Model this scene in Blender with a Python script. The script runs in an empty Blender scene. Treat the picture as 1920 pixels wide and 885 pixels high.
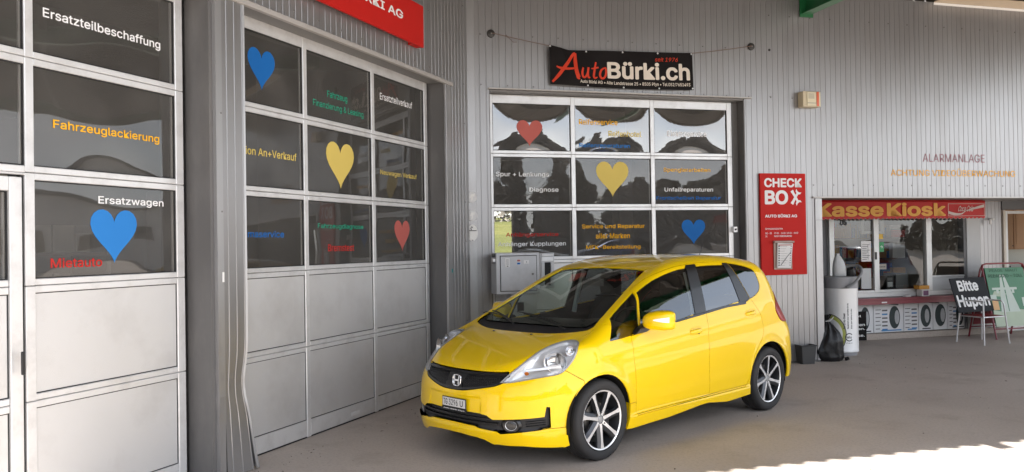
import bpy, bmesh, math, random, os
import numpy as np
from mathutils import Vector, Matrix
from mathutils import noise as mnoise
random.seed(7); rng = np.random.default_rng(7)
SC = bpy.context.scene
COL = SC.collection
R = math.radians

# ---------------------------------------------------------------- camera
CAM_H = 1.63
cam_data = bpy.data.cameras.new("camera"); cam = bpy.data.objects.new("camera", cam_data); COL.objects.link(cam)
cam_data.sensor_width = 36.0; cam_data.lens = 1530.0 / 1920.0 * 36.0
cam_data.clip_start = 0.05; cam_data.clip_end = 2000.0
_p, _r = 0.0110, -0.0161
_F = Vector((0, math.cos(_p), math.sin(_p))); _D = Vector((0, math.sin(_p), -math.cos(_p))); _X = Vector((1, 0, 0))
_Ri = _X * math.cos(_r) - _D * math.sin(_r); _Di = _X * math.sin(_r) + _D * math.cos(_r)
cm = Matrix.Identity(4)
for i in range(3):
    cm[i][0] = _Ri[i]; cm[i][1] = -_Di[i]; cm[i][2] = -_F[i]
cm[2][3] = CAM_H
cam.matrix_world = cm
SC.camera = cam

# ---------------------------------------------------------------- daylight
SUN_EL = R(51.0)
SUN_AZ = R(180 - 38)            # compass bearing of the sun, clockwise from +Y: behind the camera and to its right
world = bpy.data.worlds.new("World"); SC.world = world; world.use_nodes = True
wn = world.node_tree; wn.nodes.clear()
sky = wn.nodes.new('ShaderNodeTexSky'); sky.sky_type = 'NISHITA'; sky.sun_disc = False
sky.sun_elevation = SUN_EL; sky.sun_rotation = SUN_AZ; sky.air_density = 1.0; sky.dust_density = 1.0; sky.altitude = 400
bg = wn.nodes.new('ShaderNodeBackground'); bg.inputs[1].default_value = 0.15
wo = wn.nodes.new('ShaderNodeOutputWorld')
# thin broken cloud: the clear sky greyed by a veil that thickens and thins
_tc = wn.nodes.new('ShaderNodeTexCoord'); _mp = wn.nodes.new('ShaderNodeMapping'); _mp.inputs['Scale'].default_value = (1, 1, 3.0)
_nz = wn.nodes.new('ShaderNodeTexNoise'); _nz.inputs['Scale'].default_value = 2.2; _nz.inputs['Detail'].default_value = 7; _nz.inputs['Roughness'].default_value = .55
_mr = wn.nodes.new('ShaderNodeMapRange'); _mr.inputs[1].default_value = .38; _mr.inputs[2].default_value = .62; _mr.inputs[3].default_value = .55; _mr.inputs[4].default_value = .95
_bw = wn.nodes.new('ShaderNodeRGBToBW'); _cl = wn.nodes.new('ShaderNodeMix'); _cl.data_type = 'RGBA'; _cl.blend_type = 'MULTIPLY'; _cl.inputs[0].default_value = 1; _cl.inputs[7].default_value = (1.06, 1.08, 1.12, 1)
_mx = wn.nodes.new('ShaderNodeMix'); _mx.data_type = 'RGBA'
wn.links.new(_tc.outputs['Generated'], _mp.inputs[0]); wn.links.new(_mp.outputs[0], _nz.inputs[0]); wn.links.new(_nz.outputs[0], _mr.inputs[0])
wn.links.new(sky.outputs[0], _bw.inputs[0]); wn.links.new(_bw.outputs[0], _cl.inputs[6]); wn.links.new(_mr.outputs[0], _mx.inputs[0])
wn.links.new(sky.outputs[0], _mx.inputs[6]); wn.links.new(_cl.outputs[2], _mx.inputs[7]); wn.links.new(_mx.outputs[2], bg.inputs[0]); wn.links.new(bg.outputs[0], wo.inputs[0])
sun_d = bpy.data.lights.new("sun", 'SUN'); sun_d.energy = 5.0; sun_d.angle = R(0.5); sun_d.color = (1.0, 0.97, 0.93)
sun = bpy.data.objects.new("sun", sun_d); COL.objects.link(sun)
sd = Vector((math.sin(SUN_AZ) * math.cos(SUN_EL), math.cos(SUN_AZ) * math.cos(SUN_EL), math.sin(SUN_EL)))
sun.rotation_euler = sd.to_track_quat('Z', 'Y').to_euler()
SC.view_settings.view_transform = 'Standard'; SC.view_settings.look = 'None'
SC.view_settings.exposure = 1.7; SC.view_settings.gamma = 1.0
try: SC.view_settings.use_curve_mapping = False
except Exception: pass
SC.cycles.max_bounces = 10; SC.cycles.diffuse_bounces = 5; SC.cycles.glossy_bounces = 6
SC.cycles.transmission_bounces = 8; SC.cycles.transparent_max_bounces = 24
SC.cycles.sample_clamp_indirect = 6.0

# ---------------------------------------------------------------- materials
MATS = {}
def mat(name, col, rough=0.5, metal=0.0, coat=0.0, var=0.08, vscale=6.0, bump=0.0, bscale=60.0, stretch=None,
        spec=0.5, dirt=None, dscale=1.2, damt=0.0, rvar=0.0, emit=None, estr=0.0, bdist=0.002):
    m = bpy.data.materials.new(name); m.use_nodes = True; MATS[name] = m
    nt = m.node_tree; N = nt.nodes; L = nt.links
    b = N['Principled BSDF']
    b.inputs['Roughness'].default_value = rough; b.inputs['Metallic'].default_value = metal
    b.inputs['Coat Weight'].default_value = coat; b.inputs['Coat Roughness'].default_value = 0.03
    b.inputs['Specular IOR Level'].default_value = spec
    tc = N.new('ShaderNodeTexCoord'); mp = N.new('ShaderNodeMapping'); L.new(tc.outputs['Object'], mp.inputs[0])
    if stretch: mp.inputs['Scale'].default_value = stretch
    c0 = (*col, 1.0)
    n1 = N.new('ShaderNodeTexNoise'); n1.inputs['Scale'].default_value = vscale; n1.inputs['Detail'].default_value = 5
    L.new(mp.outputs[0], n1.inputs[0])
    mx = N.new('ShaderNodeMix'); mx.data_type = 'RGBA'
    mx.inputs[6].default_value = tuple(max(0, c * (1 - var)) for c in col) + (1,)
    mx.inputs[7].default_value = tuple(min(1, c * (1 + var)) for c in col) + (1,)
    L.new(n1.outputs[0], mx.inputs[0]); out = mx.outputs[2]
    if dirt:
        n2 = N.new('ShaderNodeTexNoise'); n2.inputs['Scale'].default_value = dscale; n2.inputs['Detail'].default_value = 8
        n2.inputs['Roughness'].default_value = 0.65
        L.new(mp.outputs[0], n2.inputs[0])
        rp = N.new('ShaderNodeMapRange'); rp.inputs[1].default_value = 0.48; rp.inputs[2].default_value = 0.72
        rp.inputs[3].default_value = 0; rp.inputs[4].default_value = damt
        L.new(n2.outputs[0], rp.inputs[0])
        m2 = N.new('ShaderNodeMix'); m2.data_type = 'RGBA'; m2.inputs[7].default_value = (*dirt, 1)
        L.new(rp.outputs[0], m2.inputs[0]); L.new(out, m2.inputs[6]); out = m2.outputs[2]
    L.new(out, b.inputs['Base Color'])
    if rvar:
        r3 = N.new('ShaderNodeMapRange'); r3.inputs[3].default_value = max(0, rough - rvar); r3.inputs[4].default_value = rough + rvar
        L.new(n1.outputs[0], r3.inputs[0]); L.new(r3.outputs[0], b.inputs['Roughness'])
    if bump:
        n4 = N.new('ShaderNodeTexNoise'); n4.inputs['Scale'].default_value = bscale; n4.inputs['Detail'].default_value = 3
        L.new(mp.outputs[0], n4.inputs[0])
        bp = N.new('ShaderNodeBump'); bp.inputs['Strength'].default_value = bump; bp.inputs['Distance'].default_value = bdist
        L.new(n4.outputs[0], bp.inputs['Height']); L.new(bp.outputs[0], b.inputs['Normal'])
    if emit:
        b.inputs['Emission Color'].default_value = (*emit, 1); b.inputs['Emission Strength'].default_value = estr
    return m
def glass(name, tint=(.6, .62, .62), ior=1.5, boost=1.0, rough=0.0, dust=0.0):
    """pane: what passes through is tinted, the rest is mirrored by its Fresnel share"""
    m = bpy.data.materials.new(name); m.use_nodes = True; MATS[name] = m
    nt = m.node_tree; N = nt.nodes; L = nt.links; N.clear()
    o = N.new('ShaderNodeOutputMaterial'); t = N.new('ShaderNodeBsdfTransparent'); t.inputs[0].default_value = (*tint, 1)
    g = N.new('ShaderNodeBsdfGlossy'); g.inputs['Roughness'].default_value = rough; g.inputs[0].default_value = (1, 1, 1, 1)
    # Schlick share of a thin pane, the same from both sides
    geo = N.new('ShaderNodeNewGeometry'); dt = N.new('ShaderNodeVectorMath'); dt.operation = 'DOT_PRODUCT'
    L.new(geo.outputs['Incoming'], dt.inputs[0]); L.new(geo.outputs['Normal'], dt.inputs[1])
    def mth(op, a, v=None, clamp=False):
        q = N.new('ShaderNodeMath'); q.operation = op; q.use_clamp = clamp; L.new(a, q.inputs[0])
        if v is not None: q.inputs[1].default_value = v
        return q
    ab = mth('ABSOLUTE', dt.outputs['Value']); om = N.new('ShaderNodeMath'); om.operation = 'SUBTRACT'; om.inputs[0].default_value = 1.0; L.new(ab.outputs[0], om.inputs[1])
    pw = mth('POWER', om.outputs[0], 5.0); F0 = ((ior - 1) / (ior + 1)) ** 2
    sc = mth('MULTIPLY', pw.outputs[0], 1 - F0 * boost); mu = mth('ADD', sc.outputs[0], F0 * boost, True)
    ms = N.new('ShaderNodeMixShader'); L.new(mu.outputs[0], ms.inputs[0])
    src = t.outputs[0]
    if dust:
        d = N.new('ShaderNodeBsdfDiffuse'); d.inputs[0].default_value = (.5, .48, .45, 1)
        tc = N.new('ShaderNodeTexCoord'); n = N.new('ShaderNodeTexNoise'); n.inputs['Scale'].default_value = 3; n.inputs['Detail'].default_value = 6
        L.new(tc.outputs['Object'], n.inputs[0])
        mr = N.new('ShaderNodeMapRange'); mr.inputs[1].default_value = .2; mr.inputs[2].default_value = .8; mr.inputs[3].default_value = dust * .45; mr.inputs[4].default_value = dust
        L.new(n.outputs[0], mr.inputs[0])
        md = N.new('ShaderNodeMixShader'); L.new(mr.outputs[0], md.inputs[0]); L.new(t.outputs[0], md.inputs[1]); L.new(d.outputs[0], md.inputs[2])
        src = md.outputs[0]
    L.new(src, ms.inputs[1]); L.new(g.outputs[0], ms.inputs[2]); L.new(ms.outputs[0], o.inputs[0])
    return m

mat('cladding', (.335, .332, .335), .33, .62, var=.05, vscale=1.6, stretch=(1, 1, .25), dirt=(.24, .225, .21), dscale=2.6, damt=.4, rvar=.06, bump=.05, bscale=4, bdist=.004)
mat('cladding_flat', (.40, .40, .405), .36, .6, var=.06, vscale=1.2, stretch=(1, 1, .2), dirt=(.22, .20, .18), dscale=3.0, damt=.5)
mat('flashing', (.46, .44, .42), .5, .3, var=.1)
mat('aluminium', (.73, .73, .73), .34, .4, var=.05, vscale=3, dirt=(.33, .31, .29), dscale=5, damt=.35, rvar=.06)
mat('gasket', (.015, .015, .016), .6, var=.1)
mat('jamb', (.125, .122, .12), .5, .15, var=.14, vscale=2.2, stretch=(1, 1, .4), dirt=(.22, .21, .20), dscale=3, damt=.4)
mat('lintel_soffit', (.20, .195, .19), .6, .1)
mat('screw', (.22, .21, .20), .4, .6)
mat('bolt_dark', (.03, .028, .026), .5)
mat('hall_wall', (.26, .245, .23), .85, var=.3, vscale=.8)
mat('hall_floor', (.12, .11, .10), .6)
mat('ceiling_deck', (.085, .068, .055), .6, .0, var=.15, vscale=1.5)
mat('ceiling_trim', (.62, .50, .36), .6, var=.1)
mat('green_steel', (.015, .13, .045), .35, coat=.2, var=.1)
mat('black', (.012, .012, .013), .45); mat('black_matte', (.010, .010, .010), .8)
mat('white', (.78, .78, .77), .5, var=.03); mat('vinyl_white', (.80, .80, .80), .6, spec=.15, var=.02)
mat('vinyl_yellow', (.85, .44, .02), .6, spec=.15, var=.03); mat('vinyl_pale_yellow', (.70, .54, .14), .6, spec=.15, var=.03)
mat('vinyl_green', (.012, .33, .20), .6, spec=.15, var=.03); mat('vinyl_blue', (.012, .13, .42), .6, spec=.15, var=.04)
mat('vinyl_light_blue', (.03, .20, .55), .6, spec=.15, var=.04)
mat('vinyl_red', (.48, .03, .025), .6, spec=.15, var=.04); mat('vinyl_pink', (.50, .13, .11), .6, spec=.15, var=.05)
mat('sign_red', (.50, .014, .010), .6, spec=.2, var=.05)
mat('banner_black', (.010, .008, .008), .5, spec=.12, var=.2, vscale=3); mat('banner_red', (.60, .05, .02), .6, spec=.2)
mat('banner_cream', (.74, .67, .58), .6, spec=.2)
# stucco-embossed aluminium of the door panels
m = mat('door_panel', (.66, .655, .65), .42, .4, var=.03, vscale=2, dirt=(.42, .40, .38), dscale=1.5, damt=.4, bump=.5, bscale=170, bdist=.002)
mat('ink', (.05, .05, .055), .6); mat('paper', (.72, .71, .70), .7)
glass('door_glass', (.55, .54, .52), 1.6, 1.0, 0.0, dust=.16); glass('acrylic', (.45, .45, .44), 1.75, 2.0, 0.015, dust=.17)
glass('kiosk_glass', (.72, .74, .72), 1.55, 1.2)
glass('car_glass', (.80, .88, .83), 1.55, 1.2); glass('car_glass_dark', (.10, .11, .115), 1.75, 2.2)
glass('lamp_lens', (.94, .95, .96), 1.5, 1.0)

# forecourt concrete: worn, stained, with fine aggregate
def concrete(name, c1, c2, stain, sc=1.0):
    m = bpy.data.materials.new(name); m.use_nodes = True; MATS[name] = m
    nt = m.node_tree; N = nt.nodes; L = nt.links; b = N['Principled BSDF']
    tc = N.new('ShaderNodeTexCoord')
    def noise(s, d, rg=.6):
        n = N.new('ShaderNodeTexNoise'); n.inputs['Scale'].default_value = s * sc; n.inputs['Detail'].default_value = d; n.inputs['Roughness'].default_value = rg
        L.new(tc.outputs['Object'], n.inputs[0]); return n
    def rng_(n, a, b_, c=0, d=1):
        r = N.new('ShaderNodeMapRange'); r.inputs[1].default_value = a; r.inputs[2].default_value = b_; r.inputs[3].default_value = c; r.inputs[4].default_value = d
        L.new(n.outputs[0], r.inputs[0]); return r
    def mixc(f, a, bcol):
        x = N.new('ShaderNodeMix'); x.data_type = 'RGBA'; L.new(f.outputs[0], x.inputs[0])
        if isinstance(a, tuple): x.inputs[6].default_value = (*a, 1)
        else: L.new(a.outputs[2], x.inputs[6])
        x.inputs[7].default_value = (*bcol, 1); return x
    base = mixc(rng_(noise(.5, 9, .62), .35, .65), c1, c2)
    fine = mixc(rng_(noise(42, 5, .75), .48, .70, 0, .5), base, tuple(c * .55 for c in c1))
    st = mixc(rng_(noise(1.3, 10, .72), .52, .68, 0, .5), fine, stain)
    sp = N.new('ShaderNodeTexVoronoi'); sp.inputs['Scale'].default_value = 1.7 * sc; L.new(tc.outputs['Object'], sp.inputs[0])
    spots = mixc(rng_(sp, .022, .012, 0, .8), st, (.03, .027, .025))
    L.new(spots.outputs[2], b.inputs['Base Color'])
    rr = rng_(noise(2.0, 6), .3, .7, .55, .85); L.new(rr.outputs[0], b.inputs['Roughness'])
    bp = N.new('ShaderNodeBump'); bp.inputs['Strength'].default_value = .35; bp.inputs['Distance'].default_value = .004
    L.new(noise(38, 6, .7).outputs[0], bp.inputs['Height']); L.new(bp.outputs[0], b.inputs['Normal'])
    return m
concrete('concrete', (.43, .37, .32), (.53, .465, .41), (.29, .24, .195))
concrete('asphalt', (.045, .045, .047), (.065, .064, .062), (.03, .03, .03))
mat('earth', (.13, .115, .095), .9, var=.3, vscale=.3); mat('grass', (.15, .165, .04), .9, var=.35, vscale=.5, dirt=(.26, .25, .07), dscale=.15, damt=.8)
mat('bark', (.09, .075, .06), .9, var=.3); mat('twigs', (.34, .31, .28), .9, var=.4, vscale=2); mat('evergreen', (.03, .05, .02), .9, var=.5, vscale=3)

# ---------------------------------------------------------------- mesh helpers
class MB:
    def __init__(s): s.v = []; s.f = []
    def box(s, x0, x1, y0, y1, z0, z1):
        b = len(s.v)
        s.v += [(x0, y0, z0), (x1, y0, z0), (x1, y1, z0), (x0, y1, z0), (x0, y0, z1), (x1, y0, z1), (x1, y1, z1), (x0, y1, z1)]
        s.f += [tuple(b + i for i in q) for q in ((0, 3, 2, 1), (4, 5, 6, 7), (0, 1, 5, 4), (1, 2, 6, 5), (2, 3, 7, 6), (3, 0, 4, 7))]
        return s
    def quad(s, *p):
        b = len(s.v); s.v += [tuple(q) for q in p]; s.f.append(tuple(range(b, b + len(p)))); return s
    def prism(s, poly, y0, y1, axis='y'):
        """outline in (x,z) pushed from y0 to y1 (or (x,y) along z for axis z)"""
        b = len(s.v); n = len(poly)
        A = sum(poly[i][0] * poly[(i + 1) % n][1] - poly[(i + 1) % n][0] * poly[i][1] for i in range(n))
        P = poly if A > 0 else poly[::-1]
        if axis == 'z': mk = lambda p, t: (p[0], p[1], t); flip = True
        elif axis == 'x': mk = lambda p, t: (t, p[0], p[1]); flip = True
        else: mk = lambda p, t: (p[0], t, p[1]); flip = False
        s.v += [mk(p, y0) for p in P] + [mk(p, y1) for p in P]
        f0 = tuple(range(b, b + n)); f1 = tuple(range(b + 2 * n - 1, b + n - 1, -1))
        sides = [(b + i, b + n + i, b + n + (i + 1) % n, b + (i + 1) % n) for i in range(n)]
        if flip: s.f += [f0[::-1], f1[::-1]] + [q[::-1] for q in sides]
        else: s.f += [f0, f1] + sides
        return s
    def tube(s, path, r, seg=8, close=False, caps=True):
        P = [Vector(p) for p in path]; n = len(P); b = len(s.v)
        rr = r if isinstance(r, (list, tuple)) else [r] * n
        up = None
        for i, p in enumerate(P):
            if close: t = P[(i + 1) % n] - P[i - 1]
            else: t = P[min(i + 1, n - 1)] - P[max(i - 1, 0)]
            t.normalize()
            if up is None: up = Vector((0, 0, 1)) if abs(t.z) < .9 else Vector((1, 0, 0))
            a = t.cross(up)
            if a.length < 1e-4: a = t.cross(Vector((1, 0, 0)))
            a.normalize(); c = a.cross(t).normalized(); up = c
            for k in range(seg):
                th = 2 * math.pi * k / seg
                s.v.append(tuple(p + (a * math.cos(th) + c * math.sin(th)) * rr[i]))
        m = n if close else n - 1
        for i in range(m):
            for k in range(seg):
                j = (i + 1) % n; k2 = (k + 1) % seg
                s.f.append((b + i * seg + k, b + j * seg + k, b + j * seg + k2, b + i * seg + k2))
        if caps and not close:
            s.f.append(tuple(b + k for k in range(seg))); s.f.append(tuple(b + (n - 1) * seg + k for k in range(seg - 1, -1, -1)))
        return s
    def lathe(s, prof, seg=32, axis='z', c=(0, 0, 0), closed=False):
        """prof: (radius, height) pairs"""
        b = len(s.v); n = len(prof)
        for k in range(seg):
            th = 2 * math.pi * k / seg; ct, st = math.cos(th), math.sin(th)
            for r, h in prof:
                if axis == 'z': s.v.append((c[0] + r * ct, c[1] + r * st, c[2] + h))
                else: s.v.append((c[0] + r * ct, c[1] + h, c[2] + r * st))
        m = n if closed else n - 1
        for k in range(seg):
            k2 = (k + 1) % seg
            for i in range(m):
                j = (i + 1) % n
                q = (b + k * n + i, b + k2 * n + i, b + k2 * n + j, b + k * n + j)
                s.f.append(q if axis == 'z' else q[::-1])
        return s
    def build(s, name, m, parent=None, bevel=0.0, smooth=False, weld=False, kind=None, label=None, segs=1):
        me = bpy.data.meshes.new(name); me.from_pydata(s.v, [], s.f); me.validate()
        if weld or smooth:
            bm = bmesh.new(); bm.from_mesh(me)
            if weld: bmesh.ops.remove_doubles(bm, verts=bm.verts, dist=1e-5)
            bm.to_mesh(me); bm.free()
        me.materials.append(MATS[m] if isinstance(m, str) else m)
        if smooth:
            me.polygons.foreach_set('use_smooth', [True] * len(me.polygons)); me.set_sharp_from_angle(angle=R(35))
        o = bpy.data.objects.new(name, me); COL.objects.link(o)
        if parent: o.parent = parent
        if bevel:
            bv = o.modifiers.new('bevel', 'BEVEL'); bv.width = bevel; bv.segments = segs; bv.limit_method = 'ANGLE'; bv.angle_limit = R(40)
        if kind: o['kind'] = kind
        if label: o['label'] = label
        return o
def box(name, m, parent, x0, x1, y0, y1, z0, z1, **k):
    return MB().box(x0, x1, y0, y1, z0, z1).build(name, m, parent, **k)
def thing(name, label, cat, M=None, group=None):
    o = bpy.data.objects.new(name, None); COL.objects.link(o); o.empty_display_size = .2
    if M is not None: o.matrix_world = M if isinstance(M, Matrix) else Matrix.Translation(M)
    o['label'] = label; o['category'] = cat
    if group: o['group'] = group
    return o
def tag(o, label, cat, group=None):
    o['label'] = label; o['category'] = cat
    if group: o['group'] = group
    return o
def struct(o): o['kind'] = 'structure'; return o
def part(name, m, parent, label=None, **k):
    """begin-and-build shorthand is not needed: see MB.build"""
def wall_matrix(a, off):
    a = R(a); d = Vector((math.sin(a), math.cos(a), 0)); n = Vector((-math.cos(a), math.sin(a), 0)); M = Matrix.Identity(4)
    for i in range(3): M[i][0] = d[i]; M[i][1] = n[i]; M[i][3] = n[i] * off
    return M
WA = wall_matrix(22.1, 4.30); WC = wall_matrix(74.3, 9.45); WD = wall_matrix(74.3, 11.20)
def T(x, y, z): return Matrix.Translation((x, y, z))
TEXTS = {}
FONT = None
try:   # the plain sans face that ships with Blender
    FONT = bpy.data.fonts.load(os.path.join(bpy.utils.system_resource('DATAFILES', path='fonts'), 'Inter.woff2'))
except Exception: pass
def text_mesh(s):
    if s in TEXTS: return TEXTS[s]
    cu = bpy.data.curves.new('lettering', 'FONT'); cu.body = s; cu.size = 1; cu.resolution_u = 3; cu.fill_mode = 'FRONT'
    if FONT: cu.font = FONT
    o = bpy.data.objects.new('lettering', cu); COL.objects.link(o)
    dg = bpy.context.evaluated_depsgraph_get(); me = bpy.data.meshes.new_from_object(o.evaluated_get(dg))
    co = np.empty(len(me.vertices) * 3); me.vertices.foreach_get('co', co); co = co.reshape(-1, 3)
    fc = [tuple(p.vertices) for p in me.polygons]
    bpy.data.objects.remove(o); bpy.data.curves.remove(cu); bpy.data.meshes.remove(me)
    TEXTS[s] = (co[:, :2].copy(), fc); return TEXTS[s]
def lettering(name, s, m, parent, fn, bold=.012, shear=0.0, asc=None):
    """fn(u,v)->local point with u,v in 0..1 over the bounding box of the text; weight by overlaid, slightly shifted strokes"""
    co, fc = text_mesh(s); lo = co.min(0).copy(); hi = co.max(0).copy()
    if asc: lo[1], hi[1] = asc   # keep the baseline when the text has descenders
    k = 8 if bold > .02 else 4
    sh = [(0.0, 0.0)] + [(bold * math.cos(2 * math.pi * i / k + .4), bold * math.sin(2 * math.pi * i / k + .4)) for i in range(k)] if bold > 0 else [(0.0, 0.0)]
    lo -= bold; hi += bold; V = []; Fs = []; n = len(co)
    org = np.array(fn(.5, .5)); du = np.array(fn(.51, .5)) - org; dv = np.array(fn(.5, .51)) - org; nr = np.cross(du, dv); nr /= np.linalg.norm(nr) + 1e-12
    for q, (dx, dy) in enumerate(sh):
        uv = (co + (dx, dy) - lo) / (hi - lo)
        for a, b in uv:
            p = fn(float(a + shear * b), float(b)); V.append(tuple(np.array(p) + nr * .00012 * q))
        Fs += [tuple(i + q * n for i in f) for f in fc]
    me = bpy.data.meshes.new(name); me.from_pydata(V, [], Fs)
    me.materials.append(MATS[m]); o = bpy.data.objects.new(name, me); COL.objects.link(o)
    if parent: o.parent = parent
    return o
def flat_text(s, m, parent, x0, x1, z0, z1, y, bold=.012, shear=0.0, name='lettering', desc=False, slope=0.0):
    """desc: the box z0..z1 is the capital height and descenders hang below it; y: depth, or a function of x and z"""
    asc = (0.0, .73) if desc else None
    def fn(u, v):
        x = x0 + (x1 - x0) * u; z = z0 + (z1 - z0) * v + slope * u
        return (x, y(x, z) if callable(y) else y, z)
    return lettering(name, s, m, parent, fn, bold, shear, asc)
def heart_outline(w, h, n=36):
    P = []
    for i in range(n):
        t = 2 * math.pi * i / n
        x = 16 * math.sin(t) ** 3; y = 13 * math.cos(t) - 5 * math.cos(2 * t) - 2 * math.cos(3 * t) - math.cos(4 * t)
        yy = (y + 17) / 29.0
        P.append((x / 32 * w * (.86 + .14 * yy), yy * h))
    return P
def heart(m, parent, xc, z0, w, h, y):
    P = heart_outline(w, h); n = len(P); mb = MB(); cz = h * .60
    for r in (1.0, .8, .6, .4, .2, 0.0):
        for a, b in P:
            x = xc + a * r; z = z0 + cz + (b - cz) * r; mb.v.append((x, y(x, z) if callable(y) else y, z))
    for j in range(5):
        for k in range(n): p = j * n + k; q = j * n + (k + 1) % n; mb.f.append((p, q, q + n, p + n))
    return mb.build('heart_sticker', m, parent)
# ================================================================ GROUND
def sheet(name, m, x0, x1, y0, y1, z):
    return struct(MB().quad((x0, y0, z), (x1, y0, z), (x1, y1, z), (x0, y1, z)).build(name, m))
sheet('ground', 'earth', -450, 450, -450, 450, -0.02)
sheet('forecourt', 'concrete', -40, 75, -16, 24, 0.0)
sheet('meadow', 'grass', -60, 22, 24.01, 30, -0.01)
sheet('road', 'asphalt', -300, 300, -24, -16.004, 0.004)
# expansion joints of the forecourt slabs: narrow filled strips, parallel and square to the clad wall
mat('joint_filler', (.10, .09, .08), .9)
for nm, d in (('expansion_joint', -4.95), ('expansion_joint', -9.7)):
    o = struct(MB().quad((-12, d, .004), (20, d, .004), (20, d + .012, .004), (-12, d + .012, .004)).build(nm, 'joint_filler'))
    o.matrix_world = WC
for s in (-.6, 4.9, 10.4):
    o = struct(MB().quad((s, -16, .003), (s + .012, -16, .003), (s + .012, -5.1, .003), (s, -5.1, .003)).build('expansion_joint', 'joint_filler'))
    o.matrix_world = WC

# ================================================================ WALLS
PITCH = 0.0815
def ribs(x0, x1, z0, z1, y=0.0, phase=0.0, warp=None, nz=1, depth=.004):
    """face of a ribbed steel sheet: flat pans with narrow grooves"""
    xs = [(x0, 0.0)]
    k = math.ceil((x0 - phase) / PITCH - 1e-6)
    while True:
        c = phase + k * PITCH; k += 1
        if c + .010 > x1: break
        if c - .010 < x0: continue
        xs += [(c - .0065, 0.0), (c - .003, depth), (c + .003, depth), (c + .0065, 0.0)]
    xs.append((x1, 0.0)); mb = MB(); n = len(xs)
    for j in range(nz + 1):
        z = z0 + (z1 - z0) * j / nz
        for x, d in xs:
            p = (x, y + d, z)
            mb.v.append(warp(*p) if warp else p)
    for j in range(nz):
        for i in range(n - 1):
            a = j * n + i; mb.f.append((a, a + 1, a + n + 1, a + n))
    return mb
def rebase(root, W, s0, d0=0.0):
    root.matrix_world = W @ T(s0, d0, 0)
    for c in root.children: c.location = (-s0, -d0, 0)
def sheets(root, s0, s1, z0, z1, y=0.0, w=PITCH * 12, phase=0.0, start=None):
    a = s0; b = (start if start is not None else s0 + w)
    while a < s1 - 1e-6:
        b = min(b, s1)
        if s1 - b < .12: b = s1
        ribs(a, b - .0015, z0, z1, y + random.uniform(0, .0015), phase).build('cladding_sheet', 'cladding', root)
        a = b; b = a + w
def screws(root, pts, m='screw', y=0.0, r=.0095):
    mb = MB()
    for s, z in pts:
        mb.lathe([(0, y - .006), (r * .7, y - .006), (r, y - .001), (r, y)], 7, axis='y', c=(s, 0, z))
    mb.build('screws', m, root, kind='stuff')

# ---- wall with the two tall doors (left) -------------------------------------------------
AF = -.22
wa = thing('clad_wall', 'ribbed grey metal wall around the two big doors under the red hanging sign', 'wall')
sheets(wa, .3, 8.72, 3.48, 4.97, AF, start=.9)
# bent sheet at the foot of the pier between the doors
def dent(x, y, z):
    u = max(0.0, min(1.0, (x - 4.54) / .28))
    inn = math.exp(-((z - .66) / .17) ** 2); kick = max(0.0, (.55 - z) / .55) ** 1.3
    ripple = .0025 * math.sin(z * 30 + x * 20) * math.exp(-((z - .6) / .3) ** 2)
    return (x - .022 * u * inn + .040 * u * kick + ripple, y + .018 * u * inn - .028 * u * kick + ripple * .6, z)
ribs(4.60, 4.82, .012, 3.48, AF - .001, 0, dent, 70).build('cladding_sheet', 'cladding', wa, label='dented cladding sheet, bent outwards at its foot')
for i, (sx0, sx1) in enumerate(((4.535, 4.598),)):
    mb = MB(); nz = 60
    for j in range(nz + 1):
        z = .01 + 3.47 * j / nz
        rp = .005 * math.sin(z * 30) * math.exp(-((z - .65) / .25) ** 2)
        for x, y in ((sx0, 0.0), (sx0 + rp, AF - .004 + rp), (sx1 + rp, AF - .004 + rp), (sx1 + rp, AF + .02)): mb.v.append((x, y, z))
    for j in range(nz):
        for k in range(3): a = j * 4 + k; mb.f.append((a, a + 1, a + 5, a + 4))
    mb.build('corner_trim', 'cladding_flat', wa)
# loose edge profile of the dented sheet, standing away at the bottom
mb = MB(); nz = 70
for j in range(nz + 1):
    z = .012 + 3.46 * j / nz; p = dent(4.822, AF, z); kick = max(0.0, (.62 - z) / .62) ** 1.5
    for dx, dy in ((0, .0), (.016 + .010 * kick, -.006), (.020 + .05 * kick, .03), (.006, .05)): mb.v.append((p[0] + dx + .030 * kick, p[1] + dy, z))
for j in range(nz):
    for k in range(3): a = j * 4 + k; mb.f.append((a, a + 1, a + 5, a + 4))
mb.build('edge_profile', 'cladding_flat', wa, label='loose edge strip kicked out at the bottom')
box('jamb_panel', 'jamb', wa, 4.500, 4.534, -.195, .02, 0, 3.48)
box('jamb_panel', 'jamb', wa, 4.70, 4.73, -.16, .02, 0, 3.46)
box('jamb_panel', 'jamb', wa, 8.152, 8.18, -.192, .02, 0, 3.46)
box('jamb_trim', 'cladding_flat', wa, 8.145, 8.262, AF - .003, AF + .025, 0.01, 3.48, bevel=.003)
sheets(wa, 8.264, 8.72, .01, 3.48, AF)
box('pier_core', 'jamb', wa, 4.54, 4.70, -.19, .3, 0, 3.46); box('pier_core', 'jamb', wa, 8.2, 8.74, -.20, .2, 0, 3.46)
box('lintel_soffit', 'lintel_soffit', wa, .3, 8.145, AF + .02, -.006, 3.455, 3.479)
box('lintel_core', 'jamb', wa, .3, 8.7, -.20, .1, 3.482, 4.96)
box('drip_flashing', 'flashing', wa, .3, 8.30, AF - .022, AF + .018, 3.437, 3.478, bevel=.003)
sheets(wa, .3, 1.0, .01, 3.43, AF)
scr = [(5.773 + .334 * k, 3.552) for k in range(-12, 8)] + [(8.10, 4.0), (8.42, 3.98), (8.09, 3.53)] + [(5.77 + .334 * k, 4.16) for k in range(-12, 9)]
scr += [(8.62, .3 + .46 * k) for k in range(10)] + [(4.71, .12), (4.585, 1.9), (4.585, 2.6)]
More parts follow.
